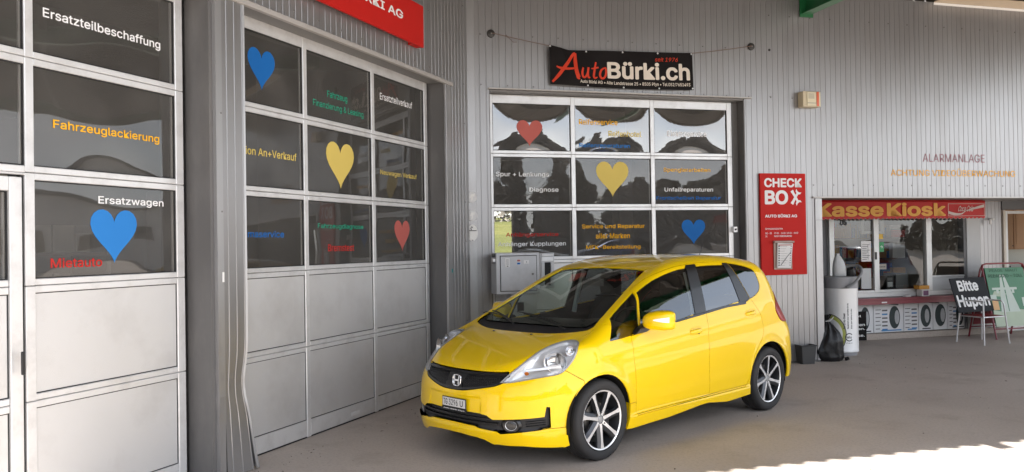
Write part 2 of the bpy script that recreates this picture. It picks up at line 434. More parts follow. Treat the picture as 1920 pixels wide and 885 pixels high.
screws(wa, scr, y=AF)
mb = MB().box(4.580, 4.598, AF - .006, AF - .003, 1.40, 1.47)
mb.build('sticker_scrap', 'white', wa); mb = MB().box(8.225, 8.255, AF - .006, AF - .0035, 1.33, 1.375); mat('teal', (.02, .25, .25), .5); mb.build('sticker', 'teal', wa)
rebase(wa, WA, .3, 0)

# ---- wall facing the camera (middle and right) ---------------------------------------------
wc = thing('clad_wall', 'long ribbed grey metal wall behind the yellow car, with the black banner and the kiosk opening', 'wall')
box('corner_panel', 'cladding_flat', wc, 2.085, 2.225, -.012, .0, .01, 4.96, bevel=.003)
sheets(wc, 2.225, 2.40, .01, 3.50); sheets(wc, 2.225, 5.85, 3.50, 4.97, start=2.49)
sheets(wc, 5.85, 6.985, .03, 4.97, start=6.50); sheets(wc, 6.985, 16.0, 2.215, 4.97, start=7.6)
box('kiosk_corner_trim', 'cladding_flat', wc, 6.885, 6.992, -.014, .016, .02, 1.896, bevel=.002); box('kiosk_corner_trim', 'cladding_flat', wc, 6.885, 6.992, -.014, .016, 1.90, 2.19, bevel=.002)
box('drip_flashing', 'flashing', wc, 2.385, 5.935, -.05, .0, 3.497, 3.512); box('drip_flashing', 'flashing', wc, 6.85, 16, -.03, .0, 2.194, 2.214)
box('jamb_panel', 'jamb', wc, 5.835, 5.86, .002, .22, 0, 3.49); box('jamb_panel', 'jamb', wc, 2.39, 2.408, .002, .18, 0, 3.49)
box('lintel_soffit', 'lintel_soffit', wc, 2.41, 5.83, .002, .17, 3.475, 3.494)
box('base_rail', 'jamb', wc, 5.86, 6.98, .004, .03, 0, .045)
box('wall_core', 'jamb', wc, 5.862, 6.94, .012, .14, 0.05, 4.96); box('wall_core', 'jamb', wc, 2.1, 2.388, .012, .14, 0, 4.96)
box('lintel_core', 'jamb', wc, 2.39, 6.9, .18, .3, 3.50, 4.96); box('lintel_core', 'jamb', wc, 6.95, 16, .012, .14, 2.22, 4.96)
scr = [(2.301 + .3285 * k, 4.157) for k in range(12)] + [(2.304 + .3285 * k, 3.553 - .002 * k) for k in range(14)]
scr += [(7.195 - .318 + .318 * k, 2.372) for k in range(28)] + [(6.24 + .315 * k, 4.62) for k in range(28)] + [(6.24 + .0, 3.54)]
screws(wc, scr)
screws(wc, [(6.24, 4.16)], 'bolt_dark', r=.018)
# two lines of thin letters stuck on the ribs
mat('faded_maroon', (.30, .15, .17), .7, spec=.1); mat('faded_orange', (.80, .42, .07), .7, spec=.1)
flat_text('ALARMANLAGE', 'faded_maroon', wc, 8.663, 9.738, 2.705, 2.82, -.002, -.006)
flat_text('ACHTUNG VIDEOÜBERWACHUNG', 'faded_orange', wc, 8.12, 10.283, 2.503, 2.615, -.002, .006)
rebase(wc, WC, 2.09, 0)

# ---- kiosk front, set back 1.75 m ------------------------------------------------------------
kw = thing('kiosk_wall', 'shaded grey recessed wall of the kiosk with cladding above and beside its windows', 'wall')
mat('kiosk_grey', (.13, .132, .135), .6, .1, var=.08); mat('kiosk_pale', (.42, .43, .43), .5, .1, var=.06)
sheets(kw, 6.985, 16.0, 2.245, 3.2, 0.0)
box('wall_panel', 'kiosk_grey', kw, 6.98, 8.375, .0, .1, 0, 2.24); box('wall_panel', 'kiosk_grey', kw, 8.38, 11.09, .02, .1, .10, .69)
box('concrete_plinth', 'concrete', kw, 6.98, 11.86, -.05, .1, 0, .095, bevel=.004)
sheets(kw, 11.40, 11.872, .096, 2.24, .0); box('pilaster', 'kiosk_pale', kw, 11.10, 11.38, -.035, .1, .096, 2.24, bevel=.004)
box('pilaster', 'kiosk_grey', kw, 11.045, 11.098, -.02, .1, .096, 2.24)
box('soffit', 'lintel_soffit', kw, 6.98, 13.5, -1.60, .0, 2.252, 2.28); box('side_wall', 'kiosk_grey', kw, 13.5, 13.6, -1.60, .1, 0, 3.2)  # this side wall is added out of view, keeping light out of the recess
box('header', 'kiosk_grey', kw, 11.87, 16, -.02, .1, 2.10, 2.243)
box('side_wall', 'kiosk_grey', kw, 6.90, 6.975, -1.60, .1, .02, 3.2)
# interior
mat('kiosk_inside', (.40, .36, .30), .8, var=.1); mat('shelf_brown', (.16, .10, .07), .6)
box('back_wall', 'kiosk_inside', kw, 6.98, 16, 2.6, 2.68, 0, 2.6); box('room_ceiling', 'kiosk_inside', kw, 6.98, 16, .1, 2.6, 2.55, 2.6)
box('room_side', 'kiosk_inside', kw, 6.9, 6.978, .1, 2.6, 0, 2.6); box('partition', 'kiosk_inside', kw, 11.2, 11.28, .12, 2.6, 0, 2.54)
rebase(kw, WD, 6.98, 0)

# ================================================================ SECTIONAL DOORS
ROW = [.15, .782, 1.44, 2.088, 2.748, 3.365]
def pane_mesh(x0, x1, z0, z1, y, bulge, skew=0.0, n=14, wob=.0):
    mb = MB()
    ph = random.uniform(0, 6)
    def depth(x, z):
        u = 2 * (x - x0) / (x1 - x0) - 1; v = 2 * (z - z0) / (z1 - z0) - 1; e = (1 - u ** 4) * (1 - v ** 4)
        return y - bulge * (1 - u * u) * (1 - v * v) * (1 + skew * u) - wob * e * math.sin(3.1 * u + ph) * math.cos(2.3 * v + ph * .7)
    mb.depth = depth
    for j in range(n + 1):
        for i in range(n + 1):
            u = 2 * i / n - 1; v = 2 * j / n - 1
            e = (1 - u ** 4) * (1 - v ** 4)
            b = bulge * (1 - u * u) * (1 - v * v) * (1 + skew * u) + wob * e * math.sin(3.1 * u + ph) * math.cos(2.3 * v + ph * .7)
            mb.v.append((x0 + (x1 - x0) * (u + 1) / 2, y - b, z0 + (z1 - z0) * (v + 1) / 2))
    for j in range(n):
        for i in range(n): a = j * (n + 1) + i; mb.f.append((a, a + 1, a + n + 2, a + n + 1))
    return mb
PSURF = {}
def on_pane(p): f = PSURF[p.name]; return lambda x, z: f(x, z) - .0022
def sectional_door(label, W, st, hdr, d, bulges, wicket=None):
    """st: centres of the stiles and mullions; bulges[row][col] of the glazed rows, bottom row first"""
    r = thing('sectional_door', label, 'garage door'); n = len(st) - 1; panes = {}
    L, Rr = st[0] - .035, st[-1] + .035
    def fr(nm, *a, **k): return box(nm, 'aluminium', r, *a, bevel=.004, **k)
    for k, s in enumerate(st):
        w = .035 if k in (0, n) else .028
        for q in range(5):   # one length per section, butted at the section joints
            za = 0.0 if q == 0 else ROW[q] + .002; zb = ROW[q + 1] - .002 if q < 4 else hdr
            if q == 0: za = .004
            nm = 'stile' if k in (0, n) else 'mullion'
            if wicket and k in (n - 1,) and q < 3: 
                fr(nm, 3.250, 3.312, d - .002, d + .04, za, zb); continue
            if wicket and k < n - 1 and q < 3 and k > 0: continue
            fr(nm, s - w, s + w, d - .002, d + .04, za, zb)
    def segs():
        return [(st[k] + (.035 if k == 0 else .028), st[k + 1] - (.035 if k == n - 1 else .028)) for k in range(n)]
    for k, (a, b) in enumerate(segs()):
        wk = wicket and k < n - 1
        for q in range(1, 5):
            z = ROW[q]
            if q == 3 and wk: fr('rail', a, b, d, d + .04, z - .002, z + .038); fr('rail', a, b + .02, d, d + .04, z - .016, z - .004); continue
            if wk and q < 3 and k == n - 2: b2 = 3.150
            else: b2 = b
            fr('rail', a, b2, d, d + .04, z + .003, z + .040); fr('rail', a, b2, d, d + .04, z - .040, z - .001)
            box('rail_gasket', 'gasket', r, a, b2, d + .03, d + .045, z - .002, z + .004)
        fr('bottom_rail', a, b, d, d + .04, .012, ROW[0]); fr('header_rail', a, b, d, d + .04, ROW[5], hdr)
        for q in range(5):
            z0 = ROW[q] + (.040 if q else 0); z1 = ROW[q + 1] - (.040 if q < 4 else 0)
            aa, bb = a, b
            if wk and k == n - 2 and q < 3: bb = 3.150; z1 = min(z1, 1.975)
            g = .006
            mb = MB()   # dark gasket all round each field
            for bx in ((aa, aa + g, z0, z1), (bb - g, bb, z0, z1), (aa + g, bb - g, z0, z0 + g), (aa + g, bb - g, z1 - g, z1)):
                mb.box(bx[0], bx[1], d + .009, d + .03, bx[2], bx[3])
            mb.build('gasket', 'gasket', r)
            if q < 2:
                o = box('door_panel', 'door_panel', r, aa + g, bb - g, d + .012, d + .035, z0 + g, z1 - g)
            else:
                bl = bulges[q - 2][k]
                pm = pane_mesh(aa + g, bb - g, z0 + g, z1 - g, d + .020, bl[0], bl[1], wob=bl[2], n=20); p = pm.build('window_pane', 'acrylic' if bl[0] > .012 else 'door_glass', r, smooth=True); PSURF[p.name] = pm.depth
                panes[(q - 2, k)] = p
                box('glazing_bead', 'aluminium', r, bb - g - .012, bb - g, d + .024, d + .034, z0 + g, z1 - g)
    box('sill_seal', 'gasket', r, L, Rr, d + .005, d + .04, .0, .011)
    return r, panes
def words(s, m, pane, x0, x1, z0, z1, d, W=None, **k):
    k.setdefault('bold', .013); return flat_text(s, m, pane, x0, x1, z0, z1, on_pane(pane), desc=any(c in 'gpqyj' for c in s), **k)

# door 1, nearest on the left (its wicket door is cut by the picture's edge)
st1 = [1.075, 2.178, 3.282, 4.422]
d1, P1 = sectional_door('nearest big grey door at the far left, with a wicket door and a large blue heart', WA, st1, 3.50, 0.0,
    [[(0, 0, .0), (0, 0, .0005), (.003, .2, .001)], [(0, 0, 0), (.002, 0, .001), (.004, .2, .0015)], [(0, 0, 0), (.001, 0, 0), (.001, 0, .0008)]], wicket=True)
fw = dict(bevel=.004)
wk = box('wicket_stile', 'aluminium', d1, 3.152, 3.228, -.008, .036, .02, 2.058, **fw)
box('wicket_rail', 'aluminium', d1, 2.24, 3.150, -.008, .036, 1.978, 2.058, **fw); box('wicket_rail', 'aluminium', d1, 2.24, 3.150, -.008, .036, .02, .15, **fw)
box('wicket_gap', 'gasket', d1, 3.229, 3.249, .012, .04, .0, 2.07)
box('wicket_handle', 'black', d1, 3.18, 3.20, -.06, -.045, .95, 1.08, bevel=.004)
words('Ersatzteilbeschaffung', 'vinyl_white', P1[(2, 2)], 3.387, 4.274, 3.012, 3.09, 0)
words('Fahrzeuglackierung', 'vinyl_yellow', P1[(1, 2)], 3.446, 4.255, 2.366, 2.438, 0)
words('Ersatzwagen', 'vinyl_white', P1[(0, 2)], 3.757, 4.286, 1.932, 1.998, 0); words('Mietauto', 'vinyl_red', P1[(0, 2)], 3.422, 3.781, 1.537, 1.596, 0)
heart('vinyl_light_blue', P1[(0, 2)], 3.875, 1.552, .372, .345, on_pane(P1[(0, 2)]))
rebase(d1, WA, 1.04, 0)
# door 2
st2 = [4.77, 5.873, 6.974, 8.078]
b2 = lambda: (random.uniform(-.002, .003), random.uniform(-.3, .3), random.uniform(.0002, .0012))
d2, P2 = sectional_door('big grey door between the dented pier and the yellow car, showing blue, yellow and red hearts', WA, st2, 3.50, 0.0, [[b2() for _ in range(3)] for _ in range(3)])
heart('vinyl_blue', P2[(2, 0)], 5.325, 2.905, .345, .335, on_pane(P2[(2, 0)]))
words('Fahrzeug', 'vinyl_green', P2[(2, 1)], 6.231, 6.552, 3.003, 3.087, 0, bold=.008); words('Finanzierung & Leasing', 'vinyl_green', P2[(2, 1)], 6.012, 6.828, 2.895, 2.975, 0, bold=.008)
words('Ersatzteilverkauf', 'vinyl_white', P2[(2, 2)], 7.139, 7.803, 3.125, 3.197, 0, bold=.008)
words('Occasion An+Verkauf', 'vinyl_pale_yellow', P2[(1, 0)], 4.86, 5.766, 2.375, 2.44, 0, bold=.010)
heart('vinyl_pale_yellow', P2[(1, 1)], 6.425, 2.172, .47, .435, on_pane(P2[(1, 1)])); words('Neuwagen Verkauf', 'vinyl_pale_yellow', P2[(1, 2)], 7.129, 7.887, 2.366, 2.434, 0, bold=.008)
words('Klimaservice', 'vinyl_blue', P2[(0, 0)], 5.03, 5.586, 1.722, 1.778, 0)
words('Fahrzeugdiagnose', 'vinyl_green', P2[(0, 1)], 6.059, 6.798, 1.808, 1.868, 0, bold=.008); words('Bremstest', 'vinyl_red', P2[(0, 1)], 6.208, 6.634, 1.598, 1.662, 0)
heart('vinyl_pink', P2[(0, 2)], 7.55, 1.578, .33, .33, on_pane(P2[(0, 2)]))
mb = MB().box(6.52, 6.66, -.0035, -.0005, .05, .085); mb.build('rating_plate', 'white', d2)
rebase(d2, WA, 4.735, 0)
# door 3 behind the car
st3 = [2.44, 3.510, 4.595, 5.708]
d3, P3 = sectional_door('big grey door under the black banner, straight behind the car roof, with bulging mirror-like top panes', WC, st3, 3.47, .15,
    [[(.0015, 0, .0008), (.002, 0, .0012), (.002, .2, .001)], [(.001, 0, .0010), (.0035, .1, .001), (.0035, 0, .001)], [(.017, .1, .0015), (.016, -.2, .002), (.017, .1, .0012)]])
D3 = .15
heart('vinyl_pink', P3[(2, 0)], 2.945, 2.84, .345, .325, on_pane(P3[(2, 0)]))
def w3(s, m, key, *a, **k):
    return flat_text(s, m, P3[key], *a, on_pane(P3[key]), bold=k.get('bold', .013), desc=any(c in 'gpqyj' for c in s))
w3('Reifenservice', 'vinyl_yellow', (2, 1), 3.60, 4.117, 3.128, 3.20); w3('Reifenhotel', 'vinyl_pale_yellow', (2, 1), 3.99, 4.446, 2.986, 3.06); w3('Reifenreparaturen', 'vinyl_light_blue', (2, 1), 3.60, 4.288, 2.845, 2.915)
w3('Elektroservice', 'vinyl_white', (2, 2), 4.813, 5.375, 3.006, 3.08)
w3('Spur + Lenkungs', 'vinyl_white', (1, 0), 2.51, 3.192, 2.472, 2.548); w3('Diagnose', 'vinyl_white', (1, 0), 2.934, 3.315, 2.284, 2.358)
heart('vinyl_pale_yellow', P3[(1, 1)], 4.04, 2.215, .46, .455, on_pane(P3[(1, 1)]))
w3('Spenglerarbeiten', 'vinyl_yellow', (1, 2), 4.752, 5.428, 2.547, 2.62); w3('Unfallreparaturen', 'vinyl_white', (1, 2), 4.762, 5.462, 2.29, 2.362); w3('Frontscheiben Reparatur', 'vinyl_blue', (1, 2), 4.645, 5.577, 2.183, 2.248)
w3('Anhängerservice', 'vinyl_red', (0, 0), 2.625, 3.304, 1.732, 1.80); w3('Anhänger Kupplungen', 'vinyl_white', (0, 0), 2.522, 3.40, 1.615, 1.687)
w3('Service und Reparatur', 'vinyl_yellow', (0, 1), 3.617, 4.475, 1.822, 1.895); w3('aller Marken', 'vinyl_yellow', (0, 1), 3.80, 4.265, 1.692, 1.76); w3('MFK-Bereitstellung', 'vinyl_yellow', (0, 1), 3.669, 4.41, 1.561, 1.629)
heart('vinyl_blue', P3[(0, 2)], 5.167, 1.595, .355, .33, on_pane(P3[(0, 2)]))
rebase(d3, WC, 2.405, .15)
# narrow dark guide beside door 3 and its push button
gd = tag(box('door_guide', 'jamb', None, 5.75, 5.834, .155, .20, 0, 3.47), 'dark vertical guide rail at the right edge of the door with the bulging panes', 'guide rail'); gd.matrix_world = WC
sw = thing('door_switch', 'small grey push-button box on the dark jamb right of the banner door', 'switch', WC @ T(5.62, .0, 1.75))
box('switch_box', 'aluminium', sw, .02, .08, .09, .15, .0, .075, bevel=.004); box('button', 'black', sw, .035, .065, .083, .0895, .025, .05, bevel=.002)
sw.matrix_world = WC @ T(5.69, .0, 1.75)

# ================================================================ HALL INTERIOR (seen through the panes)
hall = thing('workshop_hall', 'dark workshop interior seen through the door windows', 'room', Matrix.Identity(4))
def wbox(nm, m, parent, W, *a, **k):
    mb = MB().box(*a); mb.v = [tuple(W @ Vector(p)) for p in mb.v]; return mb.build(nm, m, parent, **k)
for a in ((-9, 3.25, 0, 4.96), (4.42, 6.69, 0, 4.96), (3.25, 4.42, 0, .9), (3.25, 4.42, 2.33, 4.96), (6.69, 6.87, 0, 1.71), (6.69, 6.87, 1.965, 4.96), (6.87, 7.2, 0, 4.96)):
    wbox('hall_rear_wall', 'hall_wall', hall, WC, a[0], a[1], 6.15, 6.3, a[2], a[3])
wbox('hall_side_wall', 'hall_wall', hall, WC, 6.86, 6.898, .16, 6.15, 0, 4.96)
wbox('hall_side_wall', 'hall_wall', hall, WA, -.1, 20, 5.6, 5.7, 0, 4.96); wbox('hall_side_wall', 'hall_wall', hall, WA, -.05, .3, -.2, 5.6, 0, 4.96)
wbox('hall_roof', 'hall_wall', hall, WC, -14, 16.1, .142, 6.4, 4.975, 5.2); wbox('hall_roof', 'hall_wall', hall, WA, -.1, 9.0, -.2, 5.7, 4.99, 5.18)
wbox('hall_floor', 'hall_floor', hall, WC, -7, 6.85, .22, 6.14, .0035, .005)
# things standing in the hall
sh_ = thing('tool_cabinet', 'dim tool cabinet inside the workshop behind the blue-heart pane', 'cabinet', WC @ T(4.9, 3.0, 0))
box('cabinet_body', 'kiosk_grey', sh_, 0, .9, 0, .5, 0, 1.55); mat('dull_green', (.10, .14, .08), .6); box('cabinet_door', 'dull_green', sh_, .03, .43, -.02, -.001, .1, 1.5); box('cabinet_door', 'dull_green', sh_, .47, .87, -.02, -.001, .1, 1.5)
lf = thing('car_lift', 'dim two-post car lift inside the workshop behind the banner door', 'lift', WC @ T(3.0, 3.6, 0))
mat('lift_grey', (.30, .30, .30), .5); box('lift_post', 'lift_grey', lf, 0, .25, 0, .3, 0, 3.2); box('lift_post', 'lift_grey', lf, 2.6, 2.85, 0, .3, 0, 3.2); box('cross_beam', 'lift_grey', lf, .25, 2.6, .1, .2, 3.05, 3.2)
for x, y, w_, h_ in ((5.2, 3.2, .9, 1.9), (6.9, 3.0, .7, 2.3), (3.6, 2.2, .9, 2.7)):
    s_ = thing('storage_shelf', {5.2: 'dim storage rack inside the hall behind the middle left door', 6.9: 'dim storage rack inside the hall behind the red-heart pane', 3.6: 'dim storage rack inside the hall behind the nearest door'}[x], 'shelf', WA @ T(x, y - .6, 0), 'storage racks inside the hall')
    for k in range(2): box('shelf_upright', 'lift_grey', s_, k * w_, k * w_ + .05, 0, .5, 0, h_)
    for k in range(4): box('shelf_board', 'shelf_brown', s_, .05, w_, 0, .5, .3 + k * h_ / 4.4, .33 + k * h_ / 4.4)
    mb = MB()
    for k in range(4):
        x0 = .08
        while x0 < w_ - .2:
            ww = random.uniform(.1, .25); mb.box(x0, x0 + ww, .05, .4, .335 + k * h_ / 4.4, .335 + k * h_ / 4.4 + random.uniform(.1, .3)); x0 += ww + .02
    mb.build('boxes', 'kiosk_inside', s_, kind='stuff')

# ================================================================ CANOPY
DE = 8.02
cp = thing('canopy_roof', 'corrugated forecourt canopy roof on green steel beams over the car', 'canopy', WC @ T(0, 0, 0))
mb = MB(); per = .2; nn = 8; s0, s1 = -9.0, 14.2; cnt = int((s1 - s0) / per * nn)
for i in range(cnt + 1):
    s = s0 + i * per / nn; z = 5.015 + .038 * math.sin(2 * math.pi * i / nn)
    for y, zz in ((.13, z), (-DE, z), (-DE, z + .012), (.13, z + .012)): mb.v.append((s, y, zz))
for i in range(cnt):
    for k in range(4):
        a = i * 4 + k; b = i * 4 + (k + 1) % 4; mb.f.append((a, b, b + 4, a + 4))
mb.build('roof_deck', 'ceiling_deck', cp)
for y in (-1.2, -4.1, -7.0):
    mb = MB(); mb.box(-9, 14.2, y - .05, y + .05, 4.88, 4.885); mb.box(-9, 14.2, y - .004, y + .004, 4.885, 4.965); mb.box(-9, 14.2, y - .05, y + .05, 4.965, 4.97)
    if y != -1.2: mb.build('purlin', 'ceiling_deck', cp)
for s in (-5.6, 6.80, 13.8):
    mb = MB(); w = .075
    mb.box(s - w, s + w, -7.9, -.03, 4.66, 4.674); mb.box(s - .006, s + .006, -7.9, -.03, 4.674, 4.93); mb.box(s - w, s + w, -7.9, -.03, 4.93, 4.944)
    mb.build('beam', 'green_steel', cp); box('end_plate', 'green_steel', cp, s - .10, s + .10, -.03, -.0145, 4.62, 4.96)
for s in (-5.6, 13.8): box('column', 'green_steel', cp, s - .1, s + .1, -7.3, -7.1, 0, 4.66)
box('eaves_box', 'ceiling_trim', cp, 8.9, 16, -.30, -.012, 4.965, 4.975); box('eaves_trim', 'white', cp, 8.9, 16, -.012, -.003, 4.93, 4.962)
# ================================================================ THE YELLOW CAR
# car space: x backwards from the front axle, -y towards the camera side (car's left), z up
def herm(kn,clampends=True):
    X=np.array([k[0] for k in kn],float);Y=np.array([k[1] for k in kn],float)
    h=np.diff(X);d=np.diff(Y)/h
    m=np.empty(len(X));m[0]=d[0];m[-1]=d[-1]
    m[1:-1]=(d[:-1]*h[1:]+d[1:]*h[:-1])/(h[:-1]+h[1:])
    def f(x):
        x=np.asarray(x,float);xc=np.clip(x,X[0],X[-1])
        i=np.clip(np.searchsorted(X,xc)-1,0,len(h)-1);t=(xc-X[i])/h[i]
        y=(2*t**3-3*t**2+1)*Y[i]+(t**3-2*t**2+t)*h[i]*m[i]+(3*t**2-2*t**3)*Y[i+1]+(t**3-t**2)*h[i]*m[i+1]
        return y+np.where(x<X[0],(x-X[0])*m[0],0)+np.where(x>X[-1],(x-X[-1])*m[-1],0)
    return f
ZC=herm([(-.86,.56),(-.80,.62),(-.72,.672),(-.6,.742),(-.4,.832),(-.2,.897),(-.06,.935),(.04,.972),(.2,1.05),(.4,1.147),(.6,1.242),(.8,1.332),(.95,1.393),(1.1,1.443),(1.3,1.487),(1.6,1.517),(1.9,1.522),(2.2,1.508),(2.5,1.475),(2.75,1.43),(3.0,1.35)])
CR=herm([(-.8,.02),(-.5,.05),(-.2,.03),(0,.03),(.3,.05),(.7,.07),(1.1,.07),(1.6,.06),(2.3,.08),(2.8,.1)])
WX=herm([(-.85,.70),(-.6,.775),(-.4,.815),(-.2,.835),(0,.842),(.5,.834),(1.2,.838),(2,.843),(2.5,.848),(2.8,.842),(3.05,.815)])
DZ=herm([(.10,.05),(.2,.026),(.35,.009),(.55,.0),(.7,.006),(.8,.018),(.9,.038),(1.0,.07),(1.1,.103),(1.25,.155),(1.4,.218),(1.5,.28)])
ZB=herm([(-.6,.90),(0,.92),(.5,.945),(1.3,1.0),(2,1.06),(2.5,1.11),(3,1.13)])
XF=herm([(.1,-.72),(.2,-.765),(.3,-.79),(.45,-.79),(.55,-.778),(.62,-.75),(.68,-.715),(.75,-.67),(.9,-.62)])
AF=herm([(0,0),(.2,.012),(.4,.06),(.55,.135),(.65,.215),(.75,.34),(.86,.62)])
XR=herm([(.1,3.0),(.3,3.09),(.6,3.10),(.8,3.06),(1.0,2.99),(1.2,2.89),(1.35,2.79),(1.5,2.66)])
AR=herm([(0,0),(.2,.005),(.4,.025),(.6,.08),(.7,.14),(.8,.27),(.86,.42)])
def sst(x,a,b):
    t=np.clip((x-a)/(b-a),0,1);return t*t*(3-2*t)
def smax(a,b,r):
    h=np.clip(.5+.5*(a-b)/r,0,1);return b*(1-h)+a*h+r*h*(1-h)
def body_f(P):
    x,y,z=P[...,0],P[...,1],P[...,2];a=np.sqrt(y*y+1e-8)
    zz=z-(ZB(x)-.98)*np.clip((z-.5)/.48,0,1.15)
    Y=WX(x)-DZ(zz)
    # shoulder crease and lower crease
    zs=.80+.068*(x-.3); Y=Y+.006*np.exp(-((z-zs)/.045)**2)*sst(x,-.1,.5)*(1-sst(x,2.2,2.5))
    zl=.40+.035*(x-.4); Y=Y-.006*sst(z,zl-.05,zl+.05)*(1-sst(z,zl+.05,zl+.34))*sst(x,.3,.6)*(1-sst(x,1.9,2.2))
    for cx in (0.,2.5):
        r=np.hypot(x-cx+.01,z-.305)
        Y=Y+.012*np.exp(-((r-.35)/.05)**2)*sst(z,.2,.4)
    # skirt
    zk=.30; Y=Y+.014*(1-sst(z,zk-.02,zk))*sst(x,.25,.4)*(1-sst(x,2.05,2.2))
    fs=(a-Y)*.95
    Z=ZC(x)-CR(x)*y*y
    hood=1-sst(x,-.15,.02)
    yr=.44+.22*(x+.65); Z=Z-.010*sst(a,yr,yr+.07)*hood+.004*hood
    sl=np.where(x<1,.89,1.)
    ft=(z-Z)*sl
    Xf=XF(z)+AF(a)
    # plate recess & V crease of bumper
    Xf=Xf-.018*(1-sst(z,.285,.30))*(1-sst(a,.78,.82))
    Xf=Xf+.007*sst(z,.372,.392)*(1-sst(z,.507,.520))*sst(y,-.305,-.288)*(1-sst(y,.262,.280))
    ff=Xf-x
    fr=x-(XR(z)-AR(a)*(.38+.62*sst(z,.7,1.1)))
    rt=.075+.045*sst(x,1.0,1.6)
    f=smax(fs,ft,rt);f=smax(f,ff,.05+.10*sst(a,.35,.7));f=smax(f,fr,.12);return f
def grad(P, e=1e-3):
    Q = np.concatenate([P + e * np.eye(3)[k] for k in range(3)] + [P - e * np.eye(3)[k] for k in range(3)]); f = body_f(Q).reshape(6, -1)
    g = ((f[:3] - f[3:]) / (2 * e)).T
    return g / np.maximum(np.linalg.norm(g, axis=-1, keepdims=True), 1e-9)
def project(P, it=3):
    P = P.copy()
    for _ in range(it):
        f = body_f(P); e = 1e-3
        g = np.stack([(body_f(P + e * np.eye(3)[k]) - body_f(P - e * np.eye(3)[k])) / (2 * e) for k in range(3)], -1)
        P -= (f / np.maximum((g * g).sum(-1), .05))[:, None] * g * .9
    return P
# -- half shell (camera side), a quad grid pushed from a box onto the body surface
def half_shell(step=.026):
    bx0, bx1, by, bz0, bz1 = -.95, 3.25, -.95, .13, 1.62
    nx, ny, nz = int((bx1 - bx0) / step), int(-by / step), int((bz1 - bz0) / step)
    X = np.linspace(bx0, bx1, nx + 1); Y = np.linspace(0, by, ny + 1); Z = np.linspace(bz0, bz1, nz + 1)
    idx = {}; V = []; Fc = []
    def vid(i, j, k):
        if (i, j, k) not in idx: idx[(i, j, k)] = len(V); V.append((X[i], Y[j], Z[k]))
        return idx[(i, j, k)]
    for i in range(nx):
        for k in range(nz): Fc.append((vid(i, ny, k), vid(i + 1, ny, k), vid(i + 1, ny, k + 1), vid(i, ny, k + 1)))
        for j in range(ny): Fc.append((vid(i, j, nz), vid(i, j + 1, nz), vid(i + 1, j + 1, nz), vid(i + 1, j, nz)))
    for j in range(ny):
        for k in range(nz):
            Fc.append((vid(0, j, k), vid(0, j + 1, k), vid(0, j + 1, k + 1), vid(0, j, k + 1)))
            Fc.append((vid(nx, j, k), vid(nx, j, k + 1), vid(nx, j + 1, k + 1), vid(nx, j + 1, k)))
    V = np.array(V)
    # rays towards a spine inside the body; level near the bottom so the skirts stay vertical
    C = np.zeros_like(V); C[:, 0] = np.clip(V[:, 0], .1, 2.3); C[:, 2] = np.clip(V[:, 2], .13, .70)
    C[:, 1] = np.where(np.abs(V[:, 1]) < 1e-9, 0, V[:, 1] * .15)
    lo = np.zeros(len(V)); hi = np.ones(len(V))     # 0 = outside (box), 1 = spine
    ts = np.linspace(0, 1, 60); found = np.full(len(V), 1.0)
    prev = np.zeros(len(V)); done = np.zeros(len(V), bool)
    for t in ts:
        f = body_f(V + (C - V) * t); hit = (f < 0) & ~done
        found[hit] = t; done |= hit
    hi = found; lo = np.maximum(0, found - ts[1])
    for _ in range(26):
        m = (lo + hi) / 2; f = body_f(V + (C - V) * m[:, None]); ins = f < 0
        hi = np.where(ins, m, hi); lo = np.where(ins, lo, m)
    return V + (C - V) * hi[:, None], Fc
def basis(d):
    d = Vector(d).normalized(); up = Vector((0, 0, 1)) if abs(d.z) < .9 else Vector((1, 0, 0))
    e1 = d.cross(up).normalized(); e2 = e1.cross(d).normalized(); return np.array(e1), np.array(e2), np.array(d)
def smooth_poly(P, closed=True, sub=4, corners=()):
    """Catmull-Rom through the points, keeping listed corners sharp"""
    n = len(P); Q = []; P = [np.array(p, float) for p in P]
    for i in range(n if closed else n - 1):
        p1, p2 = P[i], P[(i + 1) % n]
        p0 = P[i - 1] if (i not in corners and (closed or i > 0)) else p1 * 2 - p2
        p3 = P[(i + 2) % n] if (((i + 1) % n) not in corners and (closed or i < n - 2)) else p2 * 2 - p1
        for k in range(sub):
            t = k / sub; Q.append(.5 * ((2 * p1) + (p2 - p0) * t + (2 * p0 - 5 * p1 + 4 * p2 - p3) * t * t + (3 * p1 - p0 - 3 * p2 + p3) * t ** 3))
    if not closed: Q.append(P[-1])
    return Q
